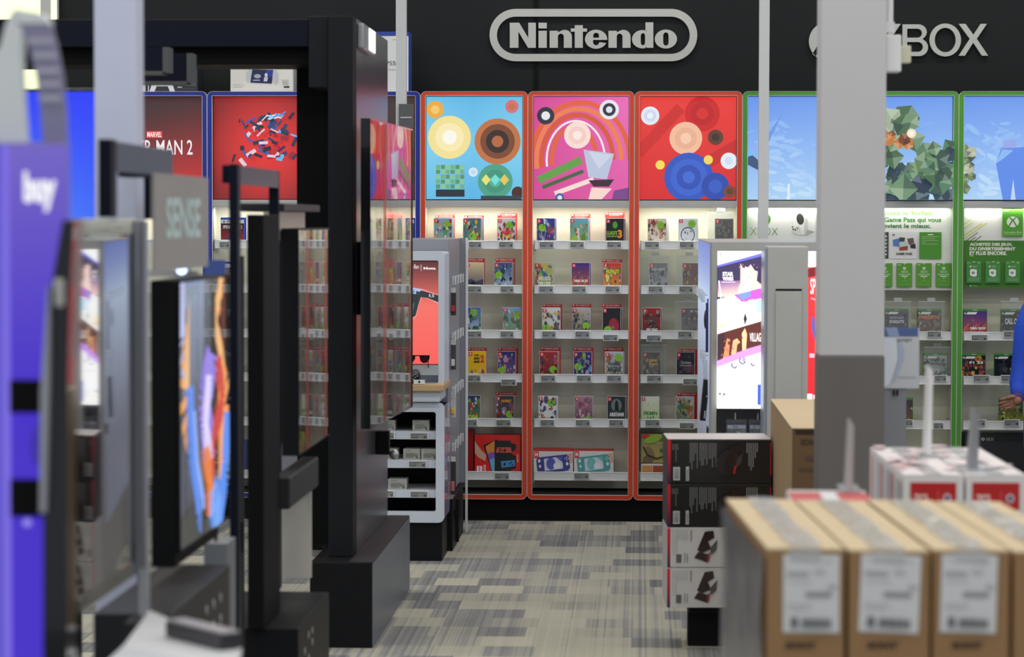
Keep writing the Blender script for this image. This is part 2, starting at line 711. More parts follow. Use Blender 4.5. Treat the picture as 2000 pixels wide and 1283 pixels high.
curve_letter('letter', [[(922, 142), (967, 142), (967, 160), (990, 160), (990, 178), (967, 178), (967, 268), (922, 268), (922, 178), (900, 178), (900, 160), (922, 160)]], SY, .02, 800, 0, .35, SIGNGREY, T)
curve_letter('letter', [arc(1041, 220, 62, 53, 3, -336, 30) + [(1062, 236)] + arc(1041, 236, 17, 18, 10, 178, 8) + [(1024, 224), (1103, 224)], arc(1041, 198, 16, 14, 0, -180, 8) + [(1025, 212), (1057, 212)]], SY, .02, 800, 0, .35, SIGNGREY, T)
curve_letter('letter', n_shape(1110, 1233, 46, 168, 40), SY, .02, 800, 0, .35, SIGNGREY, T)
curve_letter('letter', [[(1316, 126), (1360, 126), (1360, 268), (1316, 268), (1316, 262)] + arc(1300, 220, 59, 51, 65, 295, 24)[0:] + [(1316, 176)], arc(1302, 202, 12, 16, 0, -180, 8) + arc(1302, 238, 12, 16, 180, 0, 8)], SY, .02, 800, 0, .35, SIGNGREY, T)
curve_letter('letter', [arc(1430, 219, 62, 53, 0, 352, 30), arc(1430, 200, 15, 18, 0, -180, 8) + arc(1430, 238, 15, 18, 180, 0, 8)], SY, .02, 800, 0, .35, SIGNGREY, T)
T.done()
T = Thing('wall_sign', 'silver thin-letter sign with a round crossed emblem, partly behind the wide column', 'sign')
S = (SY, .02, 1500, 0, .25, SIGNGREY, T)
curve_letter('emblem', [arc(475, 325, 157, 155, 0, 352, 40), [(475, 250), (560, 330), (610, 430), (590, 440), (475, 330), (370, 440), (345, 425), (400, 330)]], *S)
curve_letter('letter', [[(x - 672, y) for x, y in [(1487, 188), (1540, 188), (1602, 274), (1658, 188), (1707, 188), (1628, 305), (1717, 437), (1668, 437), (1600, 335), (1535, 437), (1487, 437), (1573, 305)]]], *S)
curve_letter('letter', [[(1048, 192), (1165, 192)] + arc(1172, 252, 66, 60, -85, 60, 10) + arc(1178, 372, 70, 68, -60, 88, 12) + [(1048, 440)], [(1085, 226), (1165, 226)] + arc(1165, 261, 36, 35, -90, 90, 8) + [(1085, 296)], [(1085, 330), (1170, 330)] + arc(1170, 368, 38, 38, -90, 90, 8) + [(1085, 406)]], *S)
curve_letter('letter', [arc(1382, 314, 123, 129, 0, 352, 36), arc(1382, 314, 82, 95, 0, 352, 36)], *S)
curve_letter('letter', [[(1487, 188), (1540, 188), (1602, 274), (1658, 188), (1707, 188), (1628, 305), (1717, 437), (1668, 437), (1600, 335), (1535, 437), (1487, 437), (1573, 305)]], *S)
T.done()

# ================================================================ wall bays
BX = [at(p, 430, YF).x for p in (-6, 197, 405, 613, 821, 1030.5, 1238.5, 1449, 1660, 1871, 2082)]
ZT, ZB = Z(178.5), Z(976)
LIPS = [470, 557, 645, 731, 818, 922]
BACKY = 15.1


def lerp_px(n):
    return [-6, 197, 405, 613, 821, 1030.5, 1238.5, 1449, 1660, 1871, 2082][n]


def disc(A, cx, cy, r, cols):
    for k, c in enumerate(cols):
        q = r * (1 - k / len(cols))
        A.el(cx, cy, q, q, c, n=32)


def poster_blue(A):
    A.grad(*A.b, lambda u, v: mixc((64, 164, 224), (128, 208, 240), abs(u - .5) * .5 + .8 * (1 - abs(v - .45))), 8, 8)
    # plain discs and blocks in the poster's colours
    disc(A, 878, 268, 42, [(244, 226, 150), (250, 236, 180), (252, 250, 236)])
    disc(A, 850, 214, 17, [(236, 172, 60), (246, 200, 110)])
    disc(A, 972, 276, 45, [(192, 112, 62), (120, 66, 40), (46, 28, 24), (180, 100, 58)])
    disc(A, 1000, 208, 13, [(214, 110, 120), (192, 112, 62)])
    for k in range(6):
        for q in range(5):
            A.rect(852 + k * 9.5, 322 + q * 9.5, 860 + k * 9.5, 330 + q * 9.5, ((112, 176, 122), (82, 148, 98), (140, 196, 140))[(k + q) % 3])
    A.rect(852, 370, 908, 384, (24, 34, 50))
    disc(A, 968, 354, 34, [(72, 160, 132), (60, 146, 120), (84, 176, 146)])
    for k, c in enumerate(((226, 226, 120), (110, 226, 220), (226, 200, 90))):
        A.poly([(950 + k * 18, 340), (959 + k * 18, 351), (950 + k * 18, 362), (941 + k * 18, 351)], c)
    disc(A, 925, 336, 9, [(214, 230, 240), (190, 218, 232)])
    disc(A, 1012, 376, 12, [(70, 34, 26)])
    A.rect(940, 382, 1019, 389, (40, 60, 72))


def poster_pink(A):
    A.grad(*A.b, lambda u, v: mixc((206, 60, 140), (236, 110, 186), .2 + .8 * u * (1 - v * .5)), 8, 8)
    # plain sweeping bands, discs and bars
    for k, c in enumerate(((226, 96, 54), (238, 126, 74), (214, 84, 46), (250, 232, 226), (226, 96, 54))):
        A.path([(1134 + (96 - k * 13) * math.cos(math.radians(t)) - k * 3, 312 - (112 - k * 12) * math.sin(math.radians(t))) for t in range(0, 200, 10)], 9 if k != 3 else 4, c)
    disc(A, 1190, 214, 19, [(232, 232, 240), (40, 42, 62), (226, 228, 236)])
    disc(A, 1066, 226, 17, [(38, 38, 54), (232, 232, 240)])
    disc(A, 1128, 264, 26, [(250, 222, 214), (246, 206, 196), (252, 234, 228)])
    A.poly([(1140, 292), (1200, 300), (1186, 350), (1150, 346)], (186, 196, 220))
    A.poly([(1150, 296), (1196, 302), (1170, 330)], (206, 212, 232))
    A.line(1052, 352, 1136, 312, 15, (96, 158, 70))
    A.line(1060, 366, 1140, 334, 7, (60, 100, 60))
    A.line(1084, 378, 1160, 350, 9, (250, 222, 214))
    A.poly([(1150, 352), (1200, 350), (1190, 364), (1160, 364)], (44, 34, 44))
    A.poly([(1156, 366), (1196, 368), (1176, 389), (1150, 389)], (248, 216, 206))
    A.poly([(1200, 372), (1228, 366), (1228, 389), (1196, 389)], (120, 66, 140))
    disc(A, 1094, 386, 9, [(60, 100, 170), (226, 230, 240)])


def poster_red(A):
    A.grad(*A.b, lambda u, v: mixc((234, 56, 50), (214, 34, 38), v), 4, 4)
    # plain overlapping discs and diagonal bands
    A.line(1246, 300, 1330, 210, 22, (206, 36, 36))
    A.line(1360, 330, 1448, 280, 24, (200, 32, 34))
    disc(A, 1270, 226, 18, [(226, 236, 248), (206, 218, 240), (236, 242, 250)])
    disc(A, 1372, 222, 34, [(204, 24, 30), (190, 18, 26), (214, 40, 40)])
    disc(A, 1340, 270, 32, [(243, 190, 158), (236, 176, 146), (248, 204, 176)])
    disc(A, 1398, 268, 15, [(94, 54, 36), (58, 34, 30)])
    disc(A, 1346, 346, 48, [(44, 84, 190), (54, 98, 206), (40, 76, 180), (60, 104, 210)])
    disc(A, 1398, 364, 27, [(36, 70, 170), (50, 90, 196)])
    disc(A, 1290, 322, 9, [(244, 222, 90)])
    disc(A, 1384, 312, 9, [(244, 214, 90)])
    disc(A, 1424, 314, 16, [(230, 238, 250), (210, 222, 244)])
    disc(A, 1426, 374, 12, [(120, 66, 44), (96, 50, 36)])


def sky(A, seed):
    R = random.Random(seed)
    A.grad(*A.b, lambda u, v: mixc((104, 150, 238), (178, 216, 248), v * .9 + .1 * u), 6, 8)
    x0, y0, x1, y1 = A.b
    for i in range(90):
        t = R.random()
        cx, cy = x0 + (x1 - x0) * (.3 + .25 * t + R.gauss(0, .2)), y0 + (y1 - y0) * (.25 + .75 * t)
        r = R.uniform(2, 11)
        base = mixc((126, 172, 243), (196, 226, 250), t * .8 + R.uniform(0, .3))
        A.el(cx, cy, r * 1.6, r * .5, base, R.uniform(-30, 40), 10)


def poster_sky1(A):
    sky(A, 3)
    A.poly([(1530, 218), (1506, 268), (1500, 282), (1502, 260)], (112, 150, 226))
    A.poly([(1461, 296), (1480, 312), (1484, 334), (1461, 322)], (58, 84, 120))
    A.poly([(1461, 296), (1476, 302), (1461, 306)], (120, 190, 250))
    A.poly([(1539, 360), (1543, 358), (1543, 390), (1538, 390)], (220, 240, 252))


def facets(A, region, seed, pal, n, r0, r1):
    R = random.Random(seed)
    for i in range(n):
        cx, cy = R.uniform(region[0], region[2]), R.uniform(region[1], region[3])
        r = R.uniform(r0, r1)
        a0 = R.uniform(0, 6.28)
        m = R.choice((4, 5, 6))
        c = R.choice(pal)
        P = [(cx + r * math.cos(a0 + 6.283 * k / m), cy + r * math.sin(a0 + 6.283 * k / m)) for k in range(m)]
        A.poly(P, c)
        A.poly([P[0], P[1], (cx, cy)], mixc(c, (230, 236, 220), .3))
        A.poly([P[2], P[3], (cx, cy)], mixc(c, (20, 34, 50), .4))


def poster_sky2(A):
    sky(A, 5)
    g = [(86, 128, 96), (70, 106, 74), (112, 146, 112), (54, 82, 72), (96, 130, 90), (44, 66, 84)]
    # plain angular stones in the poster's colours
    facets(A, (1672, 330, 1855, 392), 11, g + [(36, 54, 80)], 40, 14, 30)
    facets(A, (1690, 225, 1785, 320), 12, g[:3] + [(160, 176, 150)], 22, 14, 30)
    facets(A, (1800, 290, 1855, 350), 15, g, 14, 12, 24)
    facets(A, (1700, 262, 1770, 282), 13, [(166, 92, 42), (196, 120, 60), (120, 60, 34)], 9, 8, 13)
    disc(A, 1776, 262, 9, [(250, 226, 196), (255, 250, 240)])


def poster_sky3(A):
    sky(A, 8)
    facets(A, (1880, 290, 1900, 370), 14, [(94, 116, 82), (206, 206, 188), (110, 130, 96), (180, 184, 160)], 14, 8, 18)
    A.poly([(1954, 290), (2060, 284), (2068, 330), (2060, 390), (1958, 390), (1944, 320)], (92, 140, 234))
    A.poly([(1944, 320), (1956, 292), (1978, 294), (1956, 312)], (140, 184, 244))
    A.poly([(1978, 350), (1983, 390), (1973, 390)], (190, 214, 248))
    A.poly([(1958, 276), (1982, 272), (1984, 289), (1956, 290)], (150, 168, 232))


def poster_red2(A):
    A.grad(*A.b, lambda u, v: mixc((226, 46, 44), (128, 18, 24), ((u - .55) ** 2 + (v - .5) ** 2) * 2.4), 10, 10)
    R = random.Random(4)
    for i in range(85):
        t = R.random()
        cx, cy = 505 + R.gauss(0, 26) + 14 * t, 232 + 80 * R.random()
        if abs(cx - 510) > 68: continue
        an = R.uniform(-1.2, .6) + (1.4 if cx < 480 else 0)
        ln = R.uniform(5, 22)
        c = R.choice([(190, 30, 48), (40, 90, 170), (30, 44, 80), (24, 28, 48), (206, 40, 56), (36, 60, 110), (230, 206, 214)] if cx < 535 else [(24, 28, 48), (30, 44, 80), (34, 60, 100), (150, 26, 46), (90, 190, 250)])
        A.line(cx, cy, cx + ln * math.cos(an), cy + ln * math.sin(an), R.uniform(2, 8), c)
    for k in range(12): A.line(522 + k * 2.5, 226 + R.uniform(-4, 8), 532 + k * 2.5, 222 + R.uniform(-4, 10), 2.5, R.choice([(120, 210, 255), (200, 240, 255), (70, 150, 230)]))


def poster_logo(A):
    A.grad(*A.b, lambda u, v: mixc((62, 34, 38), (214, 40, 42), v * 1.1 - .25 + .25 * u), 8, 10)
    A.rect(286, 256, 317, 269, (226, 60, 70))
    A.text('MARVEL', 287.5, 257.5, 315.5, 267.5, (255, 240, 240), .02)
    A.text('SPIDER-MAN 2', 222, 273, 376, 302, (244, 236, 240), .01)


def poster_dark(A):
    A.grad(*A.b, lambda u, v: mixc((62, 46, 48), (40, 30, 32), v), 4, 4)
    A.blobs(12, [(80, 60, 70), (120, 80, 90), (52, 40, 60), (180, 120, 120)], 30, .03, .12)


posters = {1: poster_logo, 2: poster_red2, 3: poster_dark, 4: poster_blue, 5: poster_pink, 6: poster_red, 7: poster_sky1, 8: poster_sky2, 9: poster_sky3}
bay_names = {0: 'far left blue bay', 1: 'title-poster blue bay', 2: 'red-poster blue bay', 3: 'right blue bay',
             4: 'left red bay', 5: 'middle red bay', 6: 'right red bay', 7: 'left green bay', 8: 'middle green bay', 9: 'right green bay'}
bay_labels = {1: 'blue-framed wall shelving bay with a dark red title poster', 2: 'blue-framed wall shelving bay with a bright red poster, left of the black portal',
              3: 'blue-framed wall shelving bay mostly hidden behind the tall black portal',
              4: 'red-framed wall shelving bay with a sky blue backlit poster', 5: 'red-framed wall shelving bay with a pink backlit poster, full of cases',
              6: 'red-framed wall shelving bay with a red and blue backlit poster', 7: 'green-framed wall bay with a cloudy sky poster, behind the thin grey pole',
              8: 'green-framed wall bay with angular green shapes on its poster, beside the wide column', 9: 'green-framed wall bay at the right edge with pale blue poster'}
for n in range(1, 10):
    x0, x1 = BX[n] + .0012, BX[n + 1] - .0012
    fm = BLUE if n < 4 else (ORANGE if n < 7 else GREEN)
    T = Thing('shelving_bay', bay_labels[n], 'shelving', 'framed shelving bays along the back wall')
    fr = T.part('frame', MB(fm).ring(x0, x1, ZB, ZT, .03, .026, YF, YF + .05, wt=.024, wb=.024, ri=.006))
    T.part('edging', MB(EDGE).ring(x0 - .0005, x1 + .0005, ZB - .0005, ZT + .0005, .03, .0018, YF - .002, YF + .02).ring(x0 + .0255, x1 - .0255, ZB + .0245, ZT - .0225, .007, .0022, YF - .002, YF + .02), fr)
    xi0, xi1 = x0 + .027, x1 - .027
    # carcass
    T.part('side_panel', MB(CREAM).box(x0 + .004, xi0 - .004, YF + .051, BACKY, ZB + .01, Z(404)))
    T.part('side_panel', MB(CREAM).box(xi1 + .004, x1 - .004, YF + .051, BACKY, ZB + .01, Z(404)))
    T.part('back_panel', MB(CREAM).box(x0 + .02, x1 - .004, BACKY, BACKY + .02, Z(960), Z(400)).box(x0 + .006, x0 + .019, BACKY + .012, BACKY + .02, Z(960), Z(400), SOFTBLK))
    T.part('bottom_panel', MB(DARK).box(xi0, xi1, YF + .03, BACKY, ZB + .022, ZB + .035))
    # light box with poster
    lb = T.part('light_box', MB(GBLK).box(x0 + .006, x1 - .006, YF + .05, YF + .17, Z(391), ZT - .012).ring(xi0, xi1, Z(390.5), ZT - .025, .002, .003, YF + .028, YF + .05))
    p0, p1 = lerp_px(n) + 10.5, lerp_px(n + 1) - 10.5
    dz = at(lerp_px(n) + 100, 188, YF + .049).z - Z(188.5, YF + .049)
    A = art_px(p0, 188.5, p1, 390, YF + .049, LIT)
    # keep every poster at the same real height
    A.O.z -= (A.O.z - Z(188.5, YF + .049))
    posters[n](A)
    T.part('poster', A.mb, lb)
    T.part('header_rail', MB(GREY).box(xi0, xi1, YF + .012, YF + .045, Z(405), Z(391.5), bev=.002))
    T.part('led_strip', MB(LED).box(xi0 + .02, xi1 - .02, YF + .06, YF + .075, Z(404), Z(403)))
    area('bay_lamp', ((x0 + x1) / 2, YF + (.06 if n < 7 else .03), Z(407)), .5, .02, 1.25 if n < 7 else .42, (1.0, .965, .82), rot=(math.radians(9 if n < 7 else 24), 0, 0))
    rows = range(6) if n < 7 else (2, 3, 4)
    if n == 7: rows = (0,)
    for r in rows:
        if n == 7: continue
        zt, zb = Z(LIPS[r]), Z(LIPS[r] + 17)
        sh = T.part('shelf', MB(CLEAR).box(xi0 + .012, xi1 - .002, YF + .022, BACKY - .002, zb, zb + .004).box(xi0 + .006, xi0 + .011, YF + .03, BACKY - .01, zb - .012, zt + .002, GREY).box(xi1 - .001, xi1 + .003, YF + .03, BACKY - .01, zb - .012, zt + .002, GREY))
        T.part('shelf_lip', MB(WHITE).box(xi0 + .012, xi1 - .002, YF + .012, YF + .021, zb, zt, bev=.0015).box(xi0 + .012, xi1 - .002, YF + .009, YF + .012, zb + .001, zb + .004).box(xi0 + .012, xi1 - .002, YF + .009, YF + .012, zt - .004, zt - .001), sh)
    T.done()
solo('wall_plinth', MB(SOFTBLK).box(BX[0], BX[10], YF + .03, WY - .001, 0.0, ZB - .003, bev=.004).box(BX[0], BX[10], YF + .024, YF + .03, .0, .012, BLACK), 'long low black plinth running under the wall shelving bays', 'plinth')


# ================================================================ game cases
ORD = ['top', 'second', 'third', 'fourth', 'fifth', 'bottom']


def emblem_tag(A, u0=.02, v0=.03, u1=.22, v1=.15):
    A.rect(u0, v0, u1, v1, (226, 36, 44))
    w, h = u1 - u0, v1 - v0
    A.rect(u0 + w * .3, v0 + h * .15, u0 + w * .46, v0 + h * .62, (255, 240, 240))
    A.rect(u0 + w * .54, v0 + h * .15, u0 + w * .72, v0 + h * .62, (255, 240, 240))
    A.rect(u0 + w * .2, v0 + h * .74, u0 + w * .8, v0 + h * .84, (255, 230, 230))


def sphere_x(A, cx, cy, r, c, bg):
    asp = 1.0
    A.el(cx, cy, r, r * A_asp(A), c)
    k = A_asp(A)
    A.path([(cx - r * .62, cy + r * .72 * k), (cx - r * .1, cy - r * .25 * k), (cx + r * .45, cy - r * .8 * k)], r * .2, bg)
    A.path([(cx + r * .62, cy + r * .72 * k), (cx + r * .1, cy - r * .25 * k), (cx - r * .45, cy - r * .8 * k)], r * .2, bg)


def A_asp(A):
    # ratio to keep circles round when u and v units differ
    x0, y0, x1, y1 = A.b
    return (A.U.length / (x1 - x0)) / (A.V.length / (y1 - y0))


def make_case(x0, zb, y, kind, label, bg, pal, titles, sticker=None, seed=1, wpx=None, group='game cases on the wall shelves', extra=0, shapes=14, lean=0.0, art=None, yaw=0.0):
    """x0: left edge in metres"""
    wid = {'s': .105, 'p': .135, 'x': .135}[kind]
    h = .17
    th = .011 if kind == 's' else .014
    pl = {'s': PLAST, 'p': mat('blue_case_plastic', (40, 84, 190), .2), 'x': mat('green_case_plastic', (58, 128, 44), .2)}[kind]
    T = Thing('game_case', label, 'game case', group)
    b = MB(pl).box(0, wid, 0, th, 0, h, bev=.0015)
    M = Matrix.Translation((x0 + wid / 2, y, zb)) @ Matrix.Rotation(yaw, 4, 'Z') @ Matrix.Rotation(lean, 4, 'Y') @ Matrix.Translation((-wid / 2, 0, 0))
    b2 = MB(pl)
    b2.T = M
    b2.add(b.v, b.f)
    T.part('case_body', b2)
    mb = MB(GLOSS)
    mb.T = M
    top = .0015 if kind == 's' else .013
    A = Art((.003, -.0006, h - top), (wid - .006, 0, 0), (0, 0, -(h - top - .0025)), (0, -1, 0), (0, 0, 1, 1), GLOSS, mb, eps=.00012)
    if len(bg) == 2:
        A.grad(0, 0, 1, 1, lambda u, v: mixc(bg[0], bg[1], v), 1, 4)
    else:
        A.rect(0, 0, 1, 1, bg[0])
    if art:
        art(A)
    else:
        A.blobs(seed, pal, 46, .035, .13, (0.0, .1, 1.0, .92))
    if kind == 'p':
        A.rect(0, 0, 1, .13, (222, 226, 232))
        A.text('PS5', .25, .035, .6, .095, (30, 30, 40), .01)
        A.poly([(.08, .1), (.12, .02), (.18, .09)], (30, 30, 40))
    if kind == 'x':
        A.poly([(.02, .02), (.62, .02), (.54, .12), (.02, .12)], (30, 34, 34))
        A.poly([(.18, .025), (.6, .025), (.53, .11), (.12, .11)], (232, 236, 232))
        sphere_x(A, .07, .07, .05, (230, 235, 230), (30, 40, 30))
    for t in titles:
        A.text(t[0], t[1], t[2], t[3], t[4], t[5], t[6] if len(t) > 6 else .02)
    if kind == 's':
        emblem_tag(A)
    T.part('cover', mb)
    if kind == 'x':
        tb = MB(GLOSS)
        tb.T = M
        B = Art((.003, -.0006, h - .001), (wid - .006, 0, 0), (0, 0, -.011), (0, -1, 0), (0, 0, 1, 1), GLOSS, tb, eps=.00012)
        B.rect(0, 0, 1, 1, (62, 140, 50))
        B.text('XBOX', .4, .25, .62, .75, (230, 240, 230), .01)
        T.part('title_strip', tb)
    if sticker:
        sb = MB(GREENST)
        sb.T = M
        B = Art((.0, -.0032, h), (wid, 0, 0), (0, 0, -h), (0, -1, 0), (0, 0, wid, h), PRINT, sb, eps=.0002)
        cx, cy = sticker[0] * wid, sticker[1] * h
        B.el(cx, cy, .0215, .0215, (126, 196, 44))
        B.el(cx, cy, .0185, .0185, (142, 208, 60))
        for q in range(3):
            B.rect(cx - .012 + .003 * (q % 2), cy - .008 + q * .006, cx + .012, cy - .0065 + q * .006, (104, 166, 40))
        T.part('sticker', sb)
    T.done()
    for e in range(extra):
        T = Thing('game_case', ('spare' if extra == 1 else ('nearer spare', 'farther spare')[e]) + ' case behind the ' + ' '.join(label.split(' game case')[0].split()[:3]) + ' one, ' + (label.split(' on ')[-1] if ' on ' in label else 'top blue shelf'), 'game case', 'spare cases standing behind the front ones')
        bb = MB(pl).box(x0 + .007 * (e + 1), x0 + wid + .007 * (e + 1), y + .017 * (e + 1), y + .017 * (e + 1) + th, zb, zb + h - .001 * e, bev=.0015)
        T.part('case_body', bb)
        T.part('cover', MB(GLOSS, bg[0]).box(x0 + .007 * (e + 1) + .003, x0 + wid + .007 * (e + 1) - .003, y + .017 * (e + 1) - .0008, y + .017 * (e + 1), zb + .003, zb + h - .003))
        T.done()


def header_card(px0, px1, pytop, r, txt, where, Yc):
    a, b = at(px0, pytop, Yc), at(px1, pytop, Yc)
    zb = Z(LIPS[r] + 17) + .004
    T = Thing('header_card', 'red shelf card behind the ' + where, 'card', 'red header cards on the shelves')
    T.part('card', MB(RED).box(a.x, b.x, Yc, Yc + .002, zb, a.z))
    A = art_front(a.x, b.x, a.z - .03, a.z, Yc - .0005, (0, 0, 110, 30), PRINT)
    A.k = 1
    A.rect(4, 3, 14, 9.5, (255, 236, 236))
    A.text(txt, 22, 3, 100, 10, (255, 240, 238), .03)
    A.rect(22, 14, 96, 15.6, (240, 150, 150))
    A.rect(22, 18, 80, 19.4, (240, 150, 150))
    T.part('lettering', A.mb)
    T.done()


def price_tag(px0, px1, y0, y1, Yc, where, price=None, body=WHITE, grp='electronic price tags on shelf edges'):
    a, b = at(px0, y0, Yc), at(px1, y1, Yc)
    T = Thing('price_tag', where, 'price tag', grp)
    T.part('tag_body', MB(body).box(a.x - .003, b.x + .006, Yc, Yc + .008, b.z - .003, a.z + .002, bev=.001))
    A = Art((a.x, Yc - .0003, a.z), (b.x - a.x, 0, 0), (0, 0, b.z - a.z), (0, -1, 0), (0, 0, 100, 40), PRINT, None)
    A.rect(0, 0, 100, 40, (138, 142, 142))
    A.rect(3, 4, 9, 36, (96, 99, 99))
    A.rect(14, 6, 80, 9, (104, 106, 106))
    A.rect(14, 13, 48, 16, (110, 112, 112))
    A.text(price or '79.99', 14, 26, 42, 35, (44, 46, 46), .03)
    A.rect(78, 20, 92, 34, (72, 74, 74))
    A.rect(103, 10, 106, 18, (30, 30, 30))
    T.part('tag_screen', A.mb)
    T.done()


def ring_art(A):
    A.el(.5, .55, .4, .27, (40, 66, 120))
    A.el(.5, .55, .35, .235, (226, 232, 238))
    A.blobs(9, [(40, 40, 50), (196, 156, 60), (90, 80, 80)], 9, .05, .13, (.3, .35, .7, .8))


def strips_art(cols):
    def f(A):
        n = 12
        for k in range(n):
            A.poly([(.0 + k * .12 - .3, 1), (.05 + k * .12 - .3, 1), (.25 + k * .12, .45), (.22 + k * .12, .45)], cols[k % len(cols)])
        A.blobs(3, [(60, 24, 60), (180, 60, 40), (240, 160, 60)], 8, .05, .12, (.25, .3, .8, .9))
    return f


